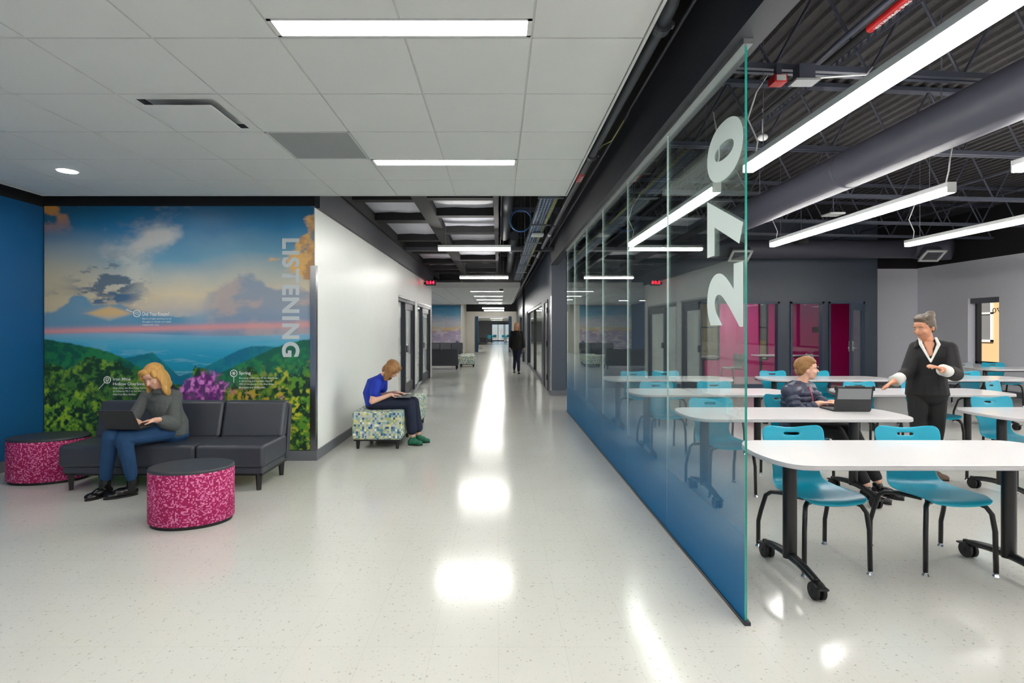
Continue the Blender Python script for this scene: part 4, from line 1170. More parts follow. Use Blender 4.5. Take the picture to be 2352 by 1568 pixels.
def icon(px, py, ex, ey, inner):
    cx_, cz_ = at(px, py); g = G()
    ring = [(cx_ + 7.6 * PX * math.cos(a), 5.909, cz_ + 7.6 * PX * math.sin(a)) for a in np.linspace(0, 2 * PI, 25)[:-1]]
    g.tube(ring, .0048, 6, closed=True)
    ex_, ez_ = at(ex, ey); d = Vector((ex_ - cx_, 0, ez_ - cz_)).normalized()
    g.tube([(cx_ + d.x * 8 * PX, 5.909, cz_ + d.z * 8 * PX), (ex_, 5.909, ez_)], .0042, 6)
    if inner == 'lens':
        g.tube([(cx_ + 3 * PX * math.cos(a), 5.909, cz_ + .003 + 3 * PX * math.sin(a)) for a in np.linspace(0, 2 * PI, 13)[:-1]], .003, 5, closed=True); g.tube([(cx_ + .010, 5.909, cz_ - .008), (cx_ + .022, 5.909, cz_ - .02)], .003, 5)
    elif inner == 'pin':
        g.tube([(cx_ + 3.4 * PX * math.cos(a), 5.909, cz_ + .006 + 3.4 * PX * math.sin(a)) for a in np.linspace(0, 2 * PI, 13)[:-1]], .004, 5, closed=True); g.tube([(cx_ - .012, 5.909, cz_ - .006), (cx_, 5.909, cz_ - .026), (cx_ + .012, 5.909, cz_ - .006)], .003, 5)
    else:
        for k in range(6):
            a = k * PI / 3; g.tube([(cx_, 5.909, cz_), (cx_ + 4.6 * PX * math.cos(a), 5.909, cz_ + 4.6 * PX * math.sin(a))], .0045, 5)
    g.build('mural_icon', M['ink'], mu)
icon(316, 720, 291, 711, 'lens'); icon(248, 872, 229, 892, 'pin'); icon(538, 857, 538, 878, 'flower')
mu2 = mural('cloud_mural', -5.03, -2.12, .14, 2.82, 29.985, 170, 160, mural_clouds, 'distant mural of pink clouds and a yellow sunrise, lettered WELLNESS')
t_ = text_mesh('mural_lettering', 'WELLNESS', M['ink'], (1, 0, 0), (0, 0, 1), (-4.75, 29.98, 1.60), mu2, fit=(1.75, .26), bold=.03); t_['label'] = 'pale word WELLNESS across the far mural'

# ------------------------------------------------------------------ lounge seating
def rbox(b, name, m, parent, r=.03, seg=4, **k):
    return G().box(*b).build(name, m, parent, bevel=r, seg=seg, **k)
def sofa(name, loc, rz, label, seats, w=1.84, d=.66):
    t = empty(name, loc, rz); tag(t, label, 'sofa', 'charcoal leather sofas')
    h = w / 2
    rbox((-h + .02, h - .02, -d / 2 + .03, d / 2 - .05, .155, .22), 'sofa_base', M['leather'], t, .012)
    G().box(-h + .03, h - .03, -d / 2 + .05, d / 2 - .06, .135, .157).build('base_rail', M['wood_black'], t)
    for (a, b) in seats:
        rbox((a, b, -d / 2, d / 2 - .12, .215, .415), 'seat_cushion', M['leather'], t, .035, 5)
    n = 3; bw = (w) / n
    for i in range(n):
        a = -h + i * bw + .004; b = a + bw - .008
        g = G(); y0, y1 = d / 2 - .24, d / 2 - .10
        g.add([(a, y0 + .0, .40), (b, y0, .40), (b, y0 + .11, .40), (a, y0 + .11, .40), (a, y0 + .10, .745), (b, y0 + .10, .745), (b, y1 + .07, .745), (a, y1 + .07, .745)],
              [(0, 3, 2, 1), (4, 5, 6, 7), (0, 1, 5, 4), (1, 2, 6, 5), (2, 3, 7, 6), (3, 0, 4, 7)])
        g.build('back_cushion', M['leather'], t, bevel=.032, seg=5)
    g = G(); y0 = d / 2 - .12
    g.add([(-h, y0, .17), (h, y0, .17), (h, y0 + .06, .17), (-h, y0 + .06, .17), (-h, y0 + .09, .70), (h, y0 + .09, .70), (h, y0 + .145, .70), (-h, y0 + .145, .70)],
          [(0, 3, 2, 1), (4, 5, 6, 7), (0, 1, 5, 4), (1, 2, 6, 5), (2, 3, 7, 6), (3, 0, 4, 7)])
    g.build('back_panel', M['leather'], t, bevel=.015, seg=3)
    for sx in (-1, 1):
        for sy in (-1, 1):
            x = sx * (h - .07); y = -d / 2 + .07 if sy < 0 else d / 2 - .09
            G().tube([(x, y, .0), (x, y, .15)], [.022, .032], 4).build('leg', M['wood_black'], t)
    return t
sofa('lounge_sofa', (-3.02, 5.09, 0), 0, 'charcoal leather three seat sofa under the mountain mural', [(-.92, .30), (.305, .92)])
sofa('lounge_sofa', (-2.39, 19.72, 0), PI, 'far charcoal sofa with its back to the viewer in the second lounge', [(-.92, .30), (.305, .92)])
sofa('lounge_sofa', (-2.85, 28.6, 0), 0, 'distant charcoal sofa against the cloud mural', [(-.92, .30), (.305, .92)])

def ottoman(loc, a, b, rz, label, h=.425):
    t = empty('round_ottoman', loc, rz); tag(t, label, 'ottoman', 'oval magenta ottomans')
    n = 64; P = [(a * math.cos(2 * PI * k / n), b * math.sin(2 * PI * k / n)) for k in range(n)]
    per = [0]
    for k in range(n):
        q = P[(k + 1) % n]; per.append(per[-1] + math.hypot(q[0] - P[k][0], q[1] - P[k][1]))
    me = bpy.data.meshes.new('fabric_side'); zs = [.025, .03, h - .035, h - .025]; sc = [.985, 1, 1, .992]
    vs = [(P[k % n][0] * s_, P[k % n][1] * s_, z) for z, s_ in zip(zs, sc) for k in range(n + 1)]
    fs = [(r * (n + 1) + k, r * (n + 1) + k + 1, (r + 1) * (n + 1) + k + 1, (r + 1) * (n + 1) + k) for r in range(3) for k in range(n)]
    me.from_pydata(vs, [], fs); uv = me.uv_layers.new(name='UVMap')
    for p in me.polygons:
        for li in p.loop_indices:
            vi = me.loops[li].vertex_index; uv.data[li].uv = (per[vi % (n + 1)], vs[vi][2])
        p.use_smooth = True
    me.materials.append(M['pink_fabric']); o = bpy.data.objects.new('fabric_side', me); C.objects.link(o); o.parent = t
    g = G(); g.prism(P, h - .03, h); g.build('ottoman_top', M['ottoman_top'], t, bevel=.012, seg=3)
    g = G(); g.prism([(x * .95, y * .95) for x, y in P], 0, .03); g.build('ottoman_base', M['rubber'], t)
    return t
ottoman((-2.33, 4.055, 0), .295, .225, math.radians(12), 'oval magenta dotted ottoman with charcoal top, standing in front of the sofa')
ottoman((-4.36, 5.18, 0), .345, .235, math.radians(12), 'oval magenta dotted ottoman at the left end of the sofa by the blue wall')

def bench(loc, w, d, rz, label, h=.46, cuts=1):
    t = empty('bench_ottoman', loc, rz); tag(t, label, 'bench', 'patterned bench ottomans')
    G().box(-w / 2, w / 2, -d / 2, d / 2, .115, h).build('upholstery', M['bench_fabric'], t, bevel=.03, seg=4, boxuv=True)
    G().box(-w / 2 + .02, w / 2 - .02, -d / 2 + .02, d / 2 - .02, .10, .118).build('bench_base', M['wood_black'], t)
    for sx in (-1, 1):
        for sy in (-1, 1):
            G().tube([(sx * (w / 2 - .06), sy * (d / 2 - .06), 0), (sx * (w / 2 - .06), sy * (d / 2 - .06), .105)], [.017, .028], 8).build('leg', M['wood_black'], t)
    return t
bench((-1.475, 6.86, 0), .60, .82, 0, 'patterned bench ottoman the woman in blue sits on')
bench((-1.425, 7.86, 0), .60, 1.05, 0, 'patterned bench ottoman behind the one the woman in blue sits on')
bench((-1.22, 20.9, 0), .60, .6, 0, 'small distant patterned ottoman beside the far sofa', h=.44)
bench((-1.30, 22.2, 0), .60, .6, 0, 'distant patterned ottoman behind the small one near the far sofa', h=.44)
t = empty('lounge_chair', (-1.35, 41.0, 0), -.6); tag(t, 'dark lounge chair just past the end opening on the left', 'chair')
rbox((-.35, .35, -.35, .35, .3, .45), 'seat', M['leather'], t, .03); rbox((-.35, .35, .25, .37, .42, .85), 'backrest', M['leather'], t, .03)
for sx in (-1, 1):
    for sy in (-1, 1): G().box(sx * .3 - .02, sx * .3 + .02, sy * .3 - .02, sy * .3 + .02, 0, .3).build('leg', M['chrome'], t)
for i, x in enumerate((-.75, .9)):
    t = empty('cafe_table', (x, 62, 0)); tag(t, '%s cafe table in front of the far bright windows' % ['left', 'right'][i], 'table')
    G().cyl((0, 0, .72), (0, 0, .75), .4, 20).build('tabletop', M['turq'], t); G().cyl((0, 0, 0), (0, 0, .72), .04, 10).build('leg', M['black_metal'], t); G().cyl((0, 0, 0), (0, 0, .03), .28, 18).build('foot', M['black_metal'], t)
    for k, dx in enumerate((-.6, .6)):
        t = empty('cafe_chair', (x + dx * .5, 61.2 + k * 1.6, 0)); tag(t, 'dark cafe chair at the %s far table, %s side' % (['left', 'right'][i], ['near', 'far'][k]), 'chair')
        rbox((-.22, .22, -.22, .22, .42, .46), 'seat', M['turq'], t, .01); rbox((-.22, .22, .18, .22, .55, .85), 'backrest', M['turq'], t, .01)
        for sx in (-1, 1):
            for sy in (-1, 1): G().box(sx * .19 - .012, sx * .19 + .012, sy * .19 - .012, sy * .19 + .012, 0, .6 if sy > 0 else .43).build('leg', M['black_metal'], t)

# ------------------------------------------------------------------ classroom tables
def table_outline(x0=.76, bow=.175, d=.325, n=14):
    P = []
    def end(s):
        out = []
        for k in range(n + 1):
            a = -PI / 2 + PI * k / n
            cx_ = math.copysign(abs(math.cos(a)) ** .75, 1) if abs(math.cos(a)) > 1e-6 else 0
            sy = math.copysign(abs(math.sin(a)) ** .9, a) * d
            out.append((s * (x0 + bow * cx_), sy))
        return out
    P += end(1); P += end(-1)[::-1]
    return P
def make_table():
    t = empty('classroom_table')
    P = table_outline()
    g = G(); g.prism(P, .728, .733); top = g.build('tabletop', M['laminate'], t, bevel=.0015, seg=1)
    g = G(); g.prism([(x * 1.001, y * 1.001) for x, y in P], .705, .728); g.build('edge_band', M['edge_band'], t, bevel=.004, seg=2)
    fr = G(); fr.box(-.70, .62, -.03, .03, .665, .705); fr.box(-.76, -.66, -.22, .22, .690, .705); fr.box(.52, .62, -.22, .22, .690, .705)
    fr.build('underframe', M['black_metal'], t, bevel=.003, seg=1)
    for x in (-.72, .57):
        G().tube([(x, 0, .11), (x, 0, .69)], .040, 16, side=(1, 0, 0), r2=.030).build('leg', M['black_metal'], t, smooth=True, bevel=.001)
        pts = []; r1 = []; r2 = []
        for k in range(13):
            u = -1 + k / 6.0
            pts.append((x, u * .27, .125 - .035 * u * u)); r1.append(.030 - .008 * abs(u)); r2.append(.020 + .004 * (1 - abs(u)))
        f = G().tube(pts, r1, 10, side=(1, 0, 0), r2=r2).build('foot', M['black_metal'], t, smooth=True, bevel=.001)
        for s in (-1, 1):
            y = s * .27
            g = G(); g.cyl((x - .030, y, .046), (x - .008, y, .046), .046, 20); g.cyl((x + .008, y, .046), (x + .030, y, .046), .046, 20)
            g.cyl((x - .034, y, .046), (x + .034, y, .046), .012, 10); g.box(x - .014, x + .014, y - .03, y + .03, .05, .105)
            g.box(x - .03, x + .03, y + s * .03, y + s * .062, .07, .082)
            g.build('caster', M['rubber'], f, bevel=.004, seg=1)
    return t
tab0 = make_table()
tables = [(2.435, 3.14, 'white table nearest the viewer, in front of two turquoise chairs'),
          (2.50, 4.61, 'white table holding the laptop, in front of the seated boy'),
          (2.44, 6.20, 'white table directly behind the seated boy'),
          (2.50, 7.95, 'rearmost white table of the row beside the glass wall'),
          (5.08, 4.62, 'white table at the right edge, cut off, beside the standing teacher'),
          (4.90, 6.22, 'white table right behind the standing teacher'),
          (4.83, 7.95, 'white table before the slate wall with two chairs, behind the boy'),
          (6.92, 7.98, 'white table behind the teacher, to her right, below the window'),
          (9.80, 9.95, 'farthest white table at the right wall under the window')]
for i, (x, y, lb_) in enumerate(tables):
    o = tab0 if i == 0 else copy_tree(tab0)
    o.location = (x, y, 0); tag(o, lb_, 'table', 'white classroom tables on casters')

# chairs
def make_chair(shell_mat):
    t = empty('classroom_chair')
    prof = [(-.235, .425, .155), (-.225, .442, .185), (-.19, .452, .205), (-.12, .450, .218), (-.04, .444, .222), (.05, .440, .214), (.12, .446, .192), (.165, .468, .170),
            (.187, .51, .160), (.197, .56, .164), (.205, .61, .182), (.214, .66, .202), (.223, .71, .213), (.229, .742, .216), (.234, .765, .214), (.238, .785, .205), (.240, .800, .180)]
    nu = 16; vs = []; fs = []
    for j, (y, z, w) in enumerate(prof):
        seat = 1 - ss(.46, .56, np.array(z)) if y > .1 else 1.0
        for i in range(nu + 1):
            u = -1 + 2 * i / nu
            xx = u * w
            dish = -.016 * (1 - u * u) * seat
            bend = -.022 * (u * u) * (1 - seat)
            wave = (-.008 * math.cos(u * PI) if j >= 14 else 0)
            vs.append((xx, y + bend, z + dish + wave * (1 - float(seat) * 0)))
    for j in range(len(prof) - 1):
        for i in range(nu):
            if j == 13 and 6 <= i <= 9: continue
            a = j * (nu + 1) + i; fs.append((a, a + 1, a + nu + 2, a + nu + 1))
    o = G().add(vs, fs).build('seat_shell', shell_mat, t, smooth=True)
    s = o.modifiers.new('thick', 'SOLIDIFY'); s.thickness = .008; s.offset = 0
    q = o.modifiers.new('sub', 'SUBSURF'); q.levels = 1; q.render_levels = 1
    g = G(); g.box(-.13, .13, -.14, -.115, .405, .425); g.box(-.13, .13, .06, .085, .402, .422)
    g.build('seat_bracket', M['black_metal'], t)
    gl = None
    for s_ in (-1, 1):
        pts = [(s_ * .10, -.125, .405), (s_ * .15, -.16, .408), (s_ * .175, -.185, .395), (s_ * .19, -.205, .36), (s_ * .2, -.215, .26), (s_ * .203, -.218, .02)]
        f = G().tube(pts, .0135, 10).build('front_leg', M['black_metal'], t, smooth=True)
        g = G(); p = pts[-1]; g.tube([(p[0], p[1], .02), (p[0], p[1], .012)], [.010, .012], 10); g.tube([(p[0], p[1], .012), (p[0], p[1], 0)], [.014, .019], 12); g.build('glide', M['chrome'], f)
        pts = [(s_ * .10, -.05, .404), (s_ * .17, .07, .402), (s_ * .20, .13, .39), (s_ * .215, .165, .36), (s_ * .228, .20, .25), (s_ * .232, .225, .17), (s_ * .232, .228, .02)]
        f = G().tube(pts, .0135, 10).build('rear_leg', M['black_metal'], t, smooth=True)
        g = G(); p = pts[-1]; g.tube([(p[0], p[1], .02), (p[0], p[1], .012)], [.010, .012], 10); g.tube([(p[0], p[1], .012), (p[0], p[1], 0)], [.014, .019], 12); g.build('glide', M['chrome'], f)
    return t
ch0 = make_chair(M['turq'])
chairs = [(1.99, 3.37, .06, 'turquoise chair at the nearest table, left of the pair, beside the glass edge'),
          (2.73, 3.36, -.03, 'turquoise chair at the nearest table, right of the pair'),
          (2.02, 4.84, .05, 'empty turquoise chair left of the boy, seen through the glass'),
          (2.93, 5.22, .35, 'turquoise chair the boy sits on'),
          (1.97, 6.42, .05, 'turquoise chair behind the glass at the table behind the boy, left one'),
          (2.68, 6.45, -.05, 'turquoise chair behind the glass at the table behind the boy, right one'),
          (2.12, 8.12, .02, 'turquoise chair at the rearmost table by the glass, left one'),
          (2.62, 8.2, -.05, 'turquoise chair at the rearmost table by the glass, right one'),
          (4.78, 4.95, .05, 'turquoise chair behind the cut off table at the right edge'),
          (4.50, 6.42, .08, 'turquoise chair between the laptop and the pointing hand'),
          (5.18, 6.38, -.08, 'turquoise chair hidden in part behind the pointing arm of the teacher'),
          (4.33, 8.2, .03, 'turquoise chair before the slate wall, left of the boy\'s head'),
          (4.98, 8.2, -.06, 'turquoise chair before the slate wall, right of the boy\'s head'),
          (7.38, 8.15, .1, 'turquoise chair just right of the teacher, below the window'),
          (6.3, 6.5, .5, 'turquoise chair turned away at the right end of the table behind the teacher'),
          (9.72, 10.3, -.12, 'turquoise chair under the window at the farthest table')]
for i, (x, y, rz, lb_) in enumerate(chairs):
    o = ch0 if i == 0 else copy_tree(ch0)
    o.location = (x, y, 0); o.rotation_euler = (0, 0, rz); tag(o, lb_, 'chair', 'turquoise classroom chairs')
gc0 = make_chair(M['grey_shell'])
for i, (x, y, rz, lb_) in enumerate([(9.18, 10.3, .1, 'grey chair at the farthest table, left of the turquoise one'), (8.62, 14.4, 1.5, 'grey chair inside the magenta room by the open door'), (6.30, 14.3, -1.2, 'grey chair inside the breakout room, nearest the glass edge'), (5.25, 15.3, .3, 'grey chair deep inside the breakout room behind the glass wall')]):
    o = gc0 if i == 0 else copy_tree(gc0)
    o.location = (x, y, 0); o.rotation_euler = (0, 0, rz); tag(o, lb_, 'chair', 'grey shell chairs')
for (x, y, lb_) in ((8.2, 15.2, 'white table inside the magenta breakout room'), (5.0, 14.5, 'white table in the left part of the breakout room')):
    o = copy_tree(tab0); o.location = (x, y, 0); tag(o, lb_, 'table', 'white tables of the breakout room')

# ------------------------------------------------------------------ laptops
def laptop(loc, rz, tilt, w, d, label, lidm, rugged=False):
    t = empty('laptop', loc, rz); tag(t, label, 'laptop')
    G().box(-w / 2, w / 2, 0, d, 0, .016).build('laptop_base', M['laptop_dark'], t, bevel=.004)
    G().box(-w / 2 + .02, w / 2 - .02, .03, d * .62, .016, .0175).build('keyboard', M['keys'], t)
    lid = empty('lid_hinge', (0, 0, .014), rot=(tilt, 0, 0)); 
    g = G(); g.box(-w / 2, w / 2, -.010, 0, 0, d * .95)
    T = Matrix.Translation((0, 0, .014)) @ Matrix.Rotation(tilt, 4, 'X')
    bpy.data.objects.remove(lid)
    g = G(); g.T = T; g.box(-w / 2, w / 2, -.012, 0, 0, d * .95); g.build('laptop_lid', M['laptop_dark'], t, bevel=.004)
    g = G(); g.T = T; g.box(-w / 2 + .012, w / 2 - .012, 0.0, .0012, .015, d * .92); g.build('laptop_screen', M['screen'], t)
    if rugged:
        g = G(); g.T = T; g.box(-w / 2 + .018, w / 2 - .018, -.0145, -.012, d * .46, d * .88); g.build('lid_panel', M['laptop_grey'], t)
        g = G(); g.T = T
        for s_ in (-1, 1): g.box(s_ * w / 2 - .008, s_ * w / 2 + .008, -.018, .004, d * .8, d * .98)
        g.box(-.08, .08, -.018, .004, d * .93, d * .985); g.build('bumper', M['rubber'], t, bevel=.003)
    return t
laptop((-3.185, 4.53, .600), .0, .55, .295, .205, 'black laptop on the lap of the girl on the sofa', None)
laptop((3.09, 4.665, .733), -.06, .18, .315, .225, 'rugged laptop with a grey panel open on the boy\'s table', None, True)

# ------------------------------------------------------------------ people
V = Vector
def frame(fwd, up=(0, 0, 1)):
    y = V(fwd).normalized(); x = y.cross(V(up)).normalized(); z = x.cross(y)
    return Matrix(((x.x, y.x, z.x), (x.y, y.y, z.y), (x.z, y.z, z.z)))
def head_shapes(g, c, R, s=1.0):
    """c: centre of the head; local x right, y forward, z up"""
    P = lambda x, y, z: V(c) + R @ V((x, y, z)) * s
    B = lambda p, r: g.ball(P(*p), tuple(v * s for v in r), 18, R)
    B((0, -.012, .028), (.073, .094, .086)); B((0, .020, -.028), (.062, .070, .080))
    B((0, .044, -.078), (.036, .036, .030)); B((0, .010, -.065), (.050, .055, .040))
    for k in (-1, 1):
        B((k * .034, .056, -.028), (.026, .026, .026)); B((k * .074, -.008, -.012), (.008, .018, .030))
        B((k * .030, .070, .022), (.022, .014, .010))
    g.capsule(P(0, .080, .012), P(0, .103, -.024), .008 * s, .013 * s, 10)
    B((0, .078, -.056), (.022, .014, .014)); B((0, .070, .040), (.045, .020, .030))
    return P
def face(root_body, P, R, s, brow=None, lip='lips'):
    for k in (-1, 1):
        e = G().ball(P(k * .030, .0785, .003), (.0115 * s, .0055 * s, .0040 * s), 12, R).build('eye', M['eye'], root_body, smooth=True)
        G().ball(P(k * .030, .0822, .002), (.0048 * s, .0024 * s, .0037 * s), 10, R).build('iris', M['iris'], e, smooth=True)
        G().tube([P(k * .015, .0895, .0245), P(k * .030, .0895, .0275), P(k * .046, .080, .0235)], .0022 * s, 6).build('eyebrow', brow or M['hair_brown'], root_body, smooth=True)
    G().tube([P(-.021, .084, -.055), P(-.008, .0925, -.0525), P(0, .0935, -.054), P(.008, .0925, -.0525), P(.021, .084, -.055)], [.002, .0045, .0045, .0045, .002], 8).build('mouth', M[lip], root_body, smooth=True)
def hand(g, w, d, n, thumb, curl=.5, s=1.0, spread=.02):
    """w wrist, d direction of the hand, n palm normal (towards what is held), thumb: +1/-1 side along d x n"""
    d = V(d).normalized(); n = V(n); n = (n - d * n.dot(d)).normalized(); q = d.cross(n); w = V(w)
    R = Matrix(((q.x, d.x, n.x), (q.y, d.y, n.y), (q.z, d.z, n.z)))
    g.ball(w + d * .045 * s, (.037 * s, .05 * s, .015 * s), 14, R); g.ball(w + d * .068 * s, (.038 * s, .022 * s, .013 * s), 14, R)
    g.capsule(w - d * .03 * s, w + d * .02 * s, .023 * s, .024 * s)
    for i, (o, L) in enumerate(((1.5, .066), (.5, .076), (-.5, .072), (-1.5, .056))):
        p = w + d * (.082 * s) + q * (thumb * o * .0195 * s); a = curl * .35
        dd = (d + q * (thumb * o * spread * 1.5)).normalized()
        for k in range(3):
            dv = (dd * math.cos(a) + n * math.sin(a)); e = p + dv * (L * s * (.45, .31, .24)[k])
            g.capsule(p, e, (.0092, .0084, .0078)[k] * s, (.0084, .0078, .007)[k] * s, 10); p = e; a += curl * .7
    p = w + d * .022 * s + q * (thumb * .026 * s) + n * .006 * s
    e = p + (d * .6 + q * thumb * .62 + n * .25).normalized() * .040 * s; f = e + (d * .85 + q * thumb * .28 + n * .3).normalized() * .032 * s
    g.capsule(p, e, .012 * s, .010 * s, 10); g.capsule(e, f, .010 * s, .008 * s, 10)
def lerp(a, b, t): return V(a) * (1 - t) + V(b) * t
def shoe(name, ankle, heel, toe, m, parent, h=.09, w=.042, shaft=0.0):
    """heel and toe: points on the sole (z = floor)"""
    a = V(ankle); h0 = V(heel); t0 = V(toe); d = (t0 - h0).normalized(); q = d.cross(V((0, 0, 1))); L = (t0 - h0).length
    R = Matrix(((q.x, d.x, 0), (q.y, d.y, 0), (q.z, d.z, 1)))
    g = G(); up = V((0, 0, 1))
    g.ball(h0 + d * L * .17 + up * .038, (w * .85, L * .19, .04), 14, R)
    g.ball(h0 + d * L * .45 + up * .040, (w * .9, L * .32, .042), 14, R)
    g.ball(h0 + d * L * .76 + up * .028, (w * 1.05, L * .25, .030), 14, R)
    g.capsule(h0 + d * L * .22 + up * .05, a, w * .85, w * .9)
    if shaft: g.capsule(a, a + up * shaft, w * .95, w * 1.0)
    o = remesh(name, g, m, parent, .006, 2)
    s = G(); out = []
    for k in range(20):
        an = 2 * PI * k / 20; u = math.cos(an); v = math.sin(an)
        out.append(h0 + d * (L * (.5 + .5 * u)) + q * (w * (1.02 if u > 0 else .86) * v))
    s.add([(p.x, p.y, h0.z) for p in out] + [(p.x, p.y, h0.z + .014) for p in out], [tuple(range(20))[::-1], tuple(range(20, 40))] + [(k, (k + 1) % 20, 20 + (k + 1) % 20, 20 + k) for k in range(20)])
    s.build('sole', M['rubber'], o)
    return o
def person(loc, label):
    t = empty('person', loc); tag(t, label, 'person'); t['pose_root'] = 1
    del t['pose_root']
    return t
def to_local(root):
    """children were made in world coordinates: shift their meshes"""
    off = Matrix.Translation(-root.location); done = set()
    for ch in root.children_recursive:
        if ch.type == 'MESH' and ch.data.name not in done:
            ch.data.transform(off); done.add(ch.data.name)

# --- girl on the sofa
gp = person((-3.15, 4.95, .42), 'girl with blond bob in grey sweater and jeans typing on the sofa')
hc = (-3.165, 4.90, 1.020); R = frame((-.12, -.88, -.46), (-.12, 0, 1)); S = .97
g = G(); P = head_shapes(g, hc, R, S)
neck = V((-3.135, 4.955, .90)); g.capsule(neck - V((0, -.01, .06)), V(hc) + V((.012, .02, -.05)), .05, .048)
pel = V((-3.06, 5.0, .51)); chest = V((-3.13, 4.985, .77)); side = V((.97, .12, 0))
g.loft([pel, lerp(pel, chest, .35), lerp(pel, chest, .75), chest, chest + V((0, -.01, .08))], [.14, .11, .12, .13, .11], [.10, .085, .09, .095, .07], side)
sl_, sr_ = V((-3.270, 4.955, .825)), V((-3.030, 5.0, .825))
el, er = V((-3.330, 4.83, .61)), V((-2.985, 4.89, .585)); wl_, wr_ = V((-3.25, 4.72, .665)), V((-3.02, 4.70, .655))
g.chain([sl_, el, wl_], [.045, .036, .024]); g.chain([sr_, er, wr_], [.045, .036, .024])
hand(g, wl_, (.55, -.25, -.12), (0, -.1, -1), -1, .45, .92); hand(g, wr_, (-.75, -.30, -.08), (0, -.1, -1), 1, .45, .92)
hpl, hpr = V((-3.14, 4.98, .51)), V((-3.01, 5.0, .51)); kl, kr = V((-3.315, 4.56, .535)), V((-3.215, 4.575, .52))
al, ar = V((-3.44, 4.665, .135)), V((-3.20, 4.665, .135))
g.chain([hpl, kl, al], [.078, .055, .036]); g.chain([hpr, kr, ar], [.078, .055, .036])
body = remesh('body', g, M['skin'], gp)
face(body, P, R, S)
g = G()
g.loft([pel + V((0, -.01, -.03)), pel + V((0, -.01, .06)), lerp(pel, chest, .5), lerp(pel, chest, .85), chest + V((0, -.005, .04)), chest + V((0, -.01, .11))], [.148, .146, .138, .142, .128, .080], [.122, .115, .115, .12, .11, .065], side)
g.chain([sl_, chest + V((0, 0, .075)), sr_], [.062, .072, .062])
def sleeve(g, a, b, c, r): g.chain([a, lerp(a, b, .5), b, lerp(b, c, .45), lerp(b, c, .8)], r)
sleeve(g, sl_, el, wl_, [.058, .058, .056, .052, .034]); sleeve(g, sr_, er, wr_, [.060, .064, .068, .064, .036])
g.tube([neck + V((-.0, -.01, -.035)), neck + V((0, -.012, .012))], [.066, .058], 16)
remesh('sweater', g, M['sweater'], gp, .006, 4)
g = G(); g.loft([pel + V((0, 0, -.06)), pel + V((0, 0, .03))], [.148, .142], [.115, .11], side)
g.chain([hpl, lerp(hpl, kl, .5), kl, lerp(kl, al, .35), lerp(kl, al, .93)], [.088, .078, .066, .060, .047]); g.chain([hpr, lerp(hpr, kr, .5), kr, lerp(kr, ar, .35), lerp(kr, ar, .93)], [.088, .078, .066, .060, .047])
remesh('jeans', g, M['jeans'], gp, .006, 3)
shoe('boot', (-3.44, 4.66, .10), (-3.42, 4.72, 0), (-3.49, 4.50, 0), M['boot'], gp, shaft=.07, w=.048)
shoe('boot', (-3.20, 4.665, .10), (-3.175, 4.70, 0), (-3.37, 4.545, 0), M['boot'], gp, shaft=.07, w=.048)
g = G(); s = S
def HB(p, r): g.ball(V(hc) + R @ V(p) * s, tuple(v * s for v in r), 18, R)
HB((0, -.022, .040), (.085, .100, .088))
for k in (-1, 1):
    HB((k * .076, -.012, -.01), (.028, .062, .085)); HB((k * .084, .004, -.075), (.025, .050, .085)); HB((k * .086, .030, -.135), (.023, .042, .070))
HB((0, -.075, -.05), (.080, .045, .11)); HB((0, -.07, -.12), (.078, .04, .06))
HB((.03, .055, .075), (.055, .035, .035)); HB((.066, .05, .03), (.022, .036, .06)); HB((-.062, .045, .045), (.018, .030, .04))
remesh('hair', g, M['hair_blond'], gp, .006, 3)
to_local(gp)

# --- woman in blue on the bench, in profile
wp = person((-1.56, 6.72, .46), 'woman in royal blue blouse hunched over a laptop on the patterned bench')
YB = 6.72
hc = (-1.335, YB - .01, .955); R = frame((.70, -.10, -.70), (.3, 0, .9)); S = .92
g = G(); P = head_shapes(g, hc, R, S)
neck = V((-1.455, YB, .850)); g.capsule(neck + V((-.04, 0, -.03)), V(hc) + V((-.05, 0, -.02)), .048, .046)
pel = V((-1.555, YB, .545)); mid = V((-1.60, YB, .66)); chest = V((-1.55, YB, .765)); top = V((-1.485, YB, .825)); side = V((0, 1, 0))
g.loft([pel, mid, chest, top], [.15, .125, .15, .09], [.10, .085, .09, .055], side)
sn, sf = V((-1.50, YB - .155, .785)), V((-1.49, YB + .15, .79)); en, ef = V((-1.545, YB - .20, .575)), V((-1.50, YB + .20, .60)); wn_, wf_ = V((-1.34, YB - .11, .645)), V((-1.31, YB + .10, .648))
g.chain([sn, en, wn_], [.043, .036, .024]); g.chain([sf, ef, wf_], [.043, .036, .024])
hand(g, wn_, (1, .15, -.02), (0, .05, -1), -1, .4, .92); hand(g, wf_, (1, -.2, -.05), (0, -.05, -1), 1, .4, .92)
hn, hf = V((-1.53, YB - .085, .535)), V((-1.53, YB + .085, .535)); kn, kf = V((-1.115, YB - .03, .525)), V((-1.09, YB + .13, .525)); an_, af = V((-1.085, YB + .0, .12)), V((-1.03, YB + .14, .12))
g.chain([hn, kn, an_], [.075, .052, .034]); g.chain([hf, kf, af], [.075, .052, .034])
body = remesh('body', g, M['skin'], wp); face(body, P, R, S)
g = G(); g.loft([pel + V((0, 0, -.01)), mid, chest, top + V((-.0, 0, .0))], [.172, .15, .172, .10], [.120, .105, .115, .07], side)
g.chain([sn, lerp(sn, en, .52)], [.062, .060]); g.chain([sf, lerp(sf, ef, .52)], [.062, .060]); g.tube([top, neck + V((.01, 0, .02))], [.07, .055], 14)
remesh('blouse', g, M['royal'], wp, .006, 3)
g = G(); g.loft([pel + V((0, 0, -.045)), pel + V((-.01, 0, .03))], [.165, .160], [.115, .112], side)
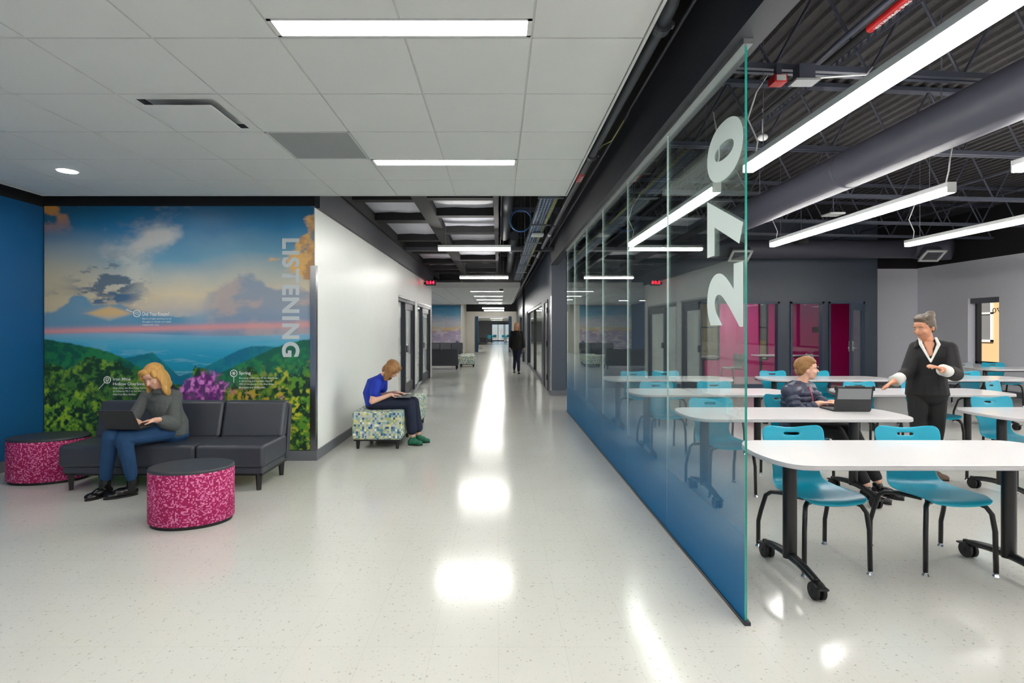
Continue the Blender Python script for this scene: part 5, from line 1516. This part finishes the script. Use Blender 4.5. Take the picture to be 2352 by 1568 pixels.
g.chain([hn, lerp(hn, kn, .5), kn, lerp(kn, an_, .5), lerp(kn, an_, .82)], [.085, .076, .068, .066, .068]); g.chain([hf, lerp(hf, kf, .5), kf, lerp(kf, af, .5), lerp(kf, af, .82)], [.085, .076, .068, .066, .068])
remesh('trousers', g, M['navy'], wp, .006, 3)
shoe('clog', (-1.08, YB + .01, .07), (-1.14, YB - .01, 0), (-.95, YB - .03, 0), M['clog'], wp, w=.044); shoe('clog', (-1.025, YB + .14, .07), (-1.07, YB + .16, 0), (-.88, YB + .13, 0), M['clog'], wp, w=.044)
g = G(); s = S
HB((0, -.022, .036), (.085, .104, .09)); 
for k in (-1, 1):
    HB((k * .070, -.005, -.02), (.034, .066, .075)); HB((k * .072, .018, -.085), (.028, .050, .070)); HB((k * .070, .040, -.125), (.022, .036, .05))
HB((0, -.07, -.04), (.076, .048, .085)); HB((0, .055, .07), (.062, .038, .04)); HB((.05, .06, .02), (.03, .03, .05)); HB((-.05, .06, .02), (.03, .03, .05))
remesh('hair', g, M['hair_brown'], wp, .006, 3)
to_local(wp)
lt = empty('laptop', (-1.19, YB, .612), -PI / 2); tag(lt, 'thin grey laptop on the knees of the woman in blue', 'laptop')
# local: x across, y towards her
G().box(-.15, .15, -.10, .10, 0, .014).build('laptop_base', M['laptop_grey'], lt, bevel=.003)
G().box(-.13, .13, -.07, .04, .014, .0155).build('keyboard', M['keys'], lt)
g = G(); g.T = Matrix.Translation((0, .10, .008)) @ Matrix.Rotation(-.52, 4, 'X'); g.box(-.15, .15, 0, .008, 0, .20); g.build('laptop_lid', M['laptop_grey'], lt, bevel=.003)
g = G(); g.T = Matrix.Translation((0, .10, .008)) @ Matrix.Rotation(-.52, 4, 'X'); g.box(-.14, .14, -.001, 0, .012, .19); g.build('laptop_screen', M['screen'], lt)

# --- boy
bp_ = person((2.93, 5.22, .45), 'boy in navy quilted jacket seated at the laptop table, looking right')
hc = (3.005, 5.20, 1.065); R = frame((.95, -.30, .02)); S = .94
g = G(); P = head_shapes(g, hc, R, S)
neck = V((2.965, 5.215, .935)); g.capsule(neck - V((0.01, 0, .05)), V(hc) + V((-.02, .0, -.05)), .048, .047)
pel = V((2.93, 5.25, .53)); chest = V((2.93, 5.225, .80)); side = V((.84, .54, 0)).normalized()
g.loft([pel, lerp(pel, chest, .4), lerp(pel, chest, .8), chest + V((0, 0, .07))], [.14, .12, .145, .12], [.10, .085, .09, .07], side)
s1, s2 = V((2.80, 5.12, .855)), V((3.07, 5.30, .865)); e1, e2 = V((2.815, 5.02, .66)), V((3.17, 5.14, .68)); w1, w2 = V((2.985, 4.95, .770)), V((3.12, 4.985, .775))
g.chain([s1, e1, w1], [.044, .036, .024]); g.chain([s2, e2, w2], [.044, .036, .024])
hand(g, w1, (.9, -.35, .08), (.1, -.1, -1), 1, .5, .9); hand(g, w2, (.25, -.9, .02), (0, 0, -1), 1, .5, .9)
h1, h2 = V((2.87, 5.20, .53)), V((3.02, 5.28, .53)); k1, k2 = V((3.03, 4.78, .53)), V((3.22, 4.86, .53)); a1, a2 = V((3.17, 4.60, .12)), V((3.34, 4.70, .12))
g.chain([h1, k1, a1], [.075, .052, .036]); g.chain([h2, k2, a2], [.075, .052, .036])
body = remesh('body', g, M['skin'], bp_); face(body, P, R, S)
g = G(); ax = chest + V((0, 0, .10)) - pel
for k in range(8):   # quilted rolls of the jacket
    u = k / 7.0; c = pel + ax * u + V((0, 0, -.01)); w = .185 - .02 * abs(u - .55) - (.055 if k == 7 else 0); d_ = .135 - (.03 if k == 7 else 0)
    g.loft([c - V((0, 0, .012)), c + V((0, 0, .012))], [w, w], [d_, d_], side)
def rolls(a, b, r0, r1, n):
    for k in range(n):
        c = lerp(a, b, (k + .5) / n); d = (V(b) - V(a)).normalized(); r = r0 + (r1 - r0) * k / n; L = (V(b) - V(a)).length / n
        q = d.orthogonal().normalized(); q2 = d.cross(q); RR = Matrix(((q.x, q2.x, d.x), (q.y, q2.y, d.y), (q.z, q2.z, d.z)))
        g.ball(c, (r, r, L * .72), 14, RR)
rolls(s1, e1, .072, .064, 4); rolls(e1, lerp(e1, w1, .85), .060, .042, 4); rolls(s2, e2, .072, .064, 4); rolls(e2, lerp(e2, w2, .85), .060, .042, 4)
g.chain([s1, chest + V((0, 0, .07)), s2], [.080, .085, .080])
g.tube([neck + V((-.02, .01, -.065)), neck + V((-.01, .0, .005))], [.085, .066], 16)
remesh('quilted_jacket', g, M['puffer'], bp_, .006, 1)
fz = V((.54, -.84, 0))
g = G(); g.tube([chest + fz * .11 + V((0, 0, .10)), chest + fz * .142 + V((0, 0, .0)), lerp(pel, chest, .5) + fz * .150, pel + fz * .145 + V((0, 0, .04))], .006, 8); g.build('zip', M['pink_zip'], bp_, smooth=True)
g = G(); g.loft([pel + V((0, 0, -.05)), pel + V((0, 0, .02))], [.155, .15], [.115, .11], side); g.chain([h1, k1, lerp(k1, a1, .92)], [.085, .064, .05]); g.chain([h2, k2, lerp(k2, a2, .92)], [.085, .064, .05])
remesh('trousers', g, M['black_cloth'], bp_, .007, 3)
shoe('shoe', (3.17, 4.60, .08), (3.15, 4.64, 0), (3.25, 4.41, 0), M['boot'], bp_, w=.045); shoe('shoe', (3.34, 4.70, .08), (3.32, 4.74, 0), (3.44, 4.52, 0), M['boot'], bp_, w=.045)
g = G(); s = S
HB((0, -.026, .045), (.081, .097, .086)); HB((0, -.06, -.01), (.074, .05, .065)); HB((0, .045, .078), (.060, .045, .030)); HB((0, .0, .085), (.07, .08, .055))
for k in (-1, 1): HB((k * .066, -.03, .02), (.018, .045, .04))
remesh('hair', g, M['hair_short'], bp_, .006, 3)
to_local(bp_)

# --- teacher
tp = person((4.20, 5.20, 0), 'standing woman with grey bun, black jacket and white cuffs, pointing at the table')
hc = (4.125, 5.17, 1.475); R = frame((-.96, -.30, -.30)); S = 1.0
g = G(); P = head_shapes(g, hc, R, S)
fw = V((-.50, -.86, 0)); sd = V((.86, -.50, 0)); neck = V((4.185, 5.20, 1.345)); g.capsule(neck - V((-.01, 0, .06)), V(hc) + V((.025, .02, -.05)), .056, .052)
pel = V((4.20, 5.23, .86)); wst = V((4.20, 5.22, 1.02)); chest = V((4.205, 5.20, 1.20)); side = V((.86, -.50, 0)).normalized()
g.loft([pel, wst, chest, chest + V((0, 0, .10))], [.145, .120, .135, .115], [.11, .095, .11, .075], side)
s1, s2 = V((4.115, 5.25, 1.275)), V((4.325, 5.11, 1.27)); e1, e2 = V((3.985, 5.20, 1.03)), V((4.265, 4.985, 1.035)); w1, w2 = V((3.775, 5.09, .955)), V((4.06, 4.885, 1.085))
g.chain([s1, e1, w1], [.050, .040, .027]); g.chain([s2, e2, w2], [.050, .040, .027])
hand(g, w1, (-.86, -.25, -.30), (.0, -.4, -.9), -1, .35, 1.0); hand(g, w2, (-.90, -.22, .34), (.1, .3, -.9), 1, .55, 1.0)
h1, h2 = V((4.125, 5.25, .86)), V((4.275, 5.21, .86)); k1, k2 = V((4.10, 5.21, .48)), V((4.27, 5.20, .48)); a1, a2 = V((4.10, 5.27, .09)), V((4.245, 5.24, .09))
g.chain([h1, k1, a1], [.088, .060, .040]); g.chain([h2, k2, a2], [.088, .060, .040])
body = remesh('body', g, M['skin_tan'], tp); face(body, P, R, S, M['hair_grey'])
g = G()
g.loft([pel + V((0, -.005, -.045)), pel + V((0, 0, .05)), wst, chest, chest + V((0, 0, .07)), chest + V((0, 0, .105))], [.178, .168, .150, .152, .138, .10], [.145, .14, .125, .135, .115, .085], side)
g.chain([s1, chest + V((0, 0, .09)), s2], [.062, .080, .062])
g.chain([s1, lerp(s1, e1, .5), e1, lerp(e1, w1, .45)], [.063, .062, .060, .056]); g.chain([s2, lerp(s2, e2, .5), e2, lerp(e2, w2, .45)], [.064, .065, .068, .060])
for k in (-1, 1): g.tube([neck + sd * (k * .03) - fw * .045 + V((0, 0, .015)), neck + sd * (k * .075) + V((0, 0, -.015)), neck + sd * (k * .10) + fw * .075 + V((0, 0, -.07))], [.022, .026, .018], 8)
jk = remesh('jacket', g, M['black_cloth'], tp, .007, 3)
g = G(); v0 = neck + fw * .085 - sd * .065 + V((0, 0, -.035)); v1 = neck + fw * .085 + sd * .07 + V((0, 0, -.035)); v2 = neck + fw * .152 + V((0, 0, -.20))
g.chain([v0, v2], [.016, .008], 8); g.chain([v1, v2], [.016, .008], 8); g.chain([v0, neck - sd * .062 + V((0, 0, .02))], [.016, .014], 8); g.chain([v1, neck + sd * .062 + V((0, 0, .02))], [.016, .014], 8)
remesh('collar', g, M['white_cloth'], tp, .005, 1)
g = G(); g.capsule(neck + fw * .052 + V((0, 0, -.04)), neck + fw * .110 + V((0, 0, -.13)), .046, .022); g.build('bare_neckline', M['skin_tan'], tp, smooth=True)
g = G(); g.tube([lerp(e1, w1, .40), lerp(e1, w1, .95)], [.050, .056], 16); g.tube([lerp(e1, w1, .93), lerp(e1, w1, .95)], [.056, .05], 16); g.build('cuff', M['white_cloth'], tp, smooth=True)
g = G(); g.tube([lerp(e2, w2, .40), lerp(e2, w2, .92)], [.052, .054], 16); g.build('cuff', M['white_cloth'], tp, smooth=True)
g = G(); g.loft([pel + V((0, 0, -.08)), pel + V((0, 0, .02))], [.165, .16], [.125, .12], side); g.chain([h1, lerp(h1, k1, .5), k1, lerp(k1, a1, .4), lerp(k1, a1, .97)], [.092, .082, .066, .060, .050]); g.chain([h2, lerp(h2, k2, .5), k2, lerp(k2, a2, .4), lerp(k2, a2, .97)], [.092, .082, .066, .060, .050])
remesh('trousers', g, M['black_cloth'], tp, .007, 3)
shoe('shoe', a1, (4.10, 5.33, 0), (4.06, 5.09, 0), M['shoe_tan'], tp, w=.046); shoe('shoe', a2, (4.21, 5.30, 0), (4.31, 5.10, 0), M['shoe_tan'], tp, w=.046)
g = G(); s = S
HB((0, -.024, .040), (.080, .098, .087)); HB((0, -.06, -.02), (.070, .05, .06)); HB((0, .035, .085), (.055, .040, .028))
for k in (-1, 1): HB((k * .066, -.02, .02), (.018, .045, .040))
HB((0, -.108, .088), (.045, .042, .044)); HB((0, -.13, .10), (.030, .026, .03)); HB((0, .03, .10), (.05, .05, .022)); HB((.05, -.03, .09), (.03, .06, .03)); HB((-.05, -.03, .09), (.03, .06, .03))
remesh('hair', g, M['hair_grey'], tp, .006, 3)
to_local(tp)

# --- distant walking woman
dp = person((.61, 17.8, 0), 'distant woman in black walking toward the viewer down the corridor')
hc = (.61, 17.77, 1.585); R = frame((0, -1, -.05)); S = 1.0
g = G(); P = head_shapes(g, hc, R, S); g.capsule((.61, 17.8, 1.40), (.61, 17.79, 1.53), .052, .050)
pel = V((.61, 17.82, .92)); chest = V((.61, 17.8, 1.26)); side = V((1, 0, 0))
g.loft([pel, lerp(pel, chest, .45), chest, chest + V((0, 0, .13))], [.16, .13, .165, .14], [.11, .095, .105, .07], side)
s1, s2 = V((.445, 17.8, 1.36)), V((.775, 17.8, 1.36)); e1, e2 = V((.40, 17.82, 1.09)), V((.83, 17.80, 1.09)); w1, w2 = V((.385, 17.72, .86)), V((.855, 17.78, .86))
g.chain([s1, e1, w1], [.048, .038, .026]); g.chain([s2, e2, w2], [.048, .038, .026]); hand(g, w1, (0, -.2, -1), (1, 0, 0), -1, .5); hand(g, w2, (0, -.1, -1), (-1, 0, 0), 1, .5)
h1, h2 = V((.53, 17.82, .90)), V((.69, 17.82, .90)); k1, k2 = V((.555, 17.84, .50)), V((.66, 17.72, .50)); a1, a2 = V((.53, 18.05, .14)), V((.665, 17.62, .09))
g.chain([h1, k1, a1], [.085, .058, .038]); g.chain([h2, k2, a2], [.085, .058, .038])
body = remesh('body', g, M['skin'], dp, .008); face(body, P, R, S)
g = G(); g.loft([pel + V((0, 0, -.10)), pel, lerp(pel, chest, .5), chest, chest + V((0, 0, .13))], [.20, .19, .175, .185, .135], [.14, .135, .125, .125, .085], side)
g.chain([s1, e1, lerp(e1, w1, .9)], [.060, .052, .046]); g.chain([s2, e2, lerp(e2, w2, .9)], [.060, .052, .046]); remesh('cardigan', g, M['black_cloth'], dp, .008, 3)
g = G(); g.loft([pel + V((0, 0, -.06)), pel + V((0, 0, .02))], [.17, .165], [.12, .115], side); g.chain([h1, k1, lerp(k1, a1, .95)], [.09, .066, .048]); g.chain([h2, k2, lerp(k2, a2, .95)], [.09, .066, .048]); remesh('trousers', g, M['navy'], dp, .008, 3)
shoe('shoe', (.53, 18.05, .11), (.53, 18.12, 0), (.53, 17.89, 0), M['boot'], dp); shoe('shoe', a2, (.665, 17.68, 0), (.67, 17.44, 0), M['boot'], dp)
g = G(); s = S
HB((0, -.024, .040), (.084, .098, .087))
for k in (-1, 1): HB((k * .074, -.01, -.04), (.024, .05, .09)); HB((k * .078, -.005, -.15), (.028, .04, .09))
HB((0, -.07, -.08), (.08, .045, .12)); remesh('hair', g, M['hair_blond'], dp, .008, 3)
to_local(dp)
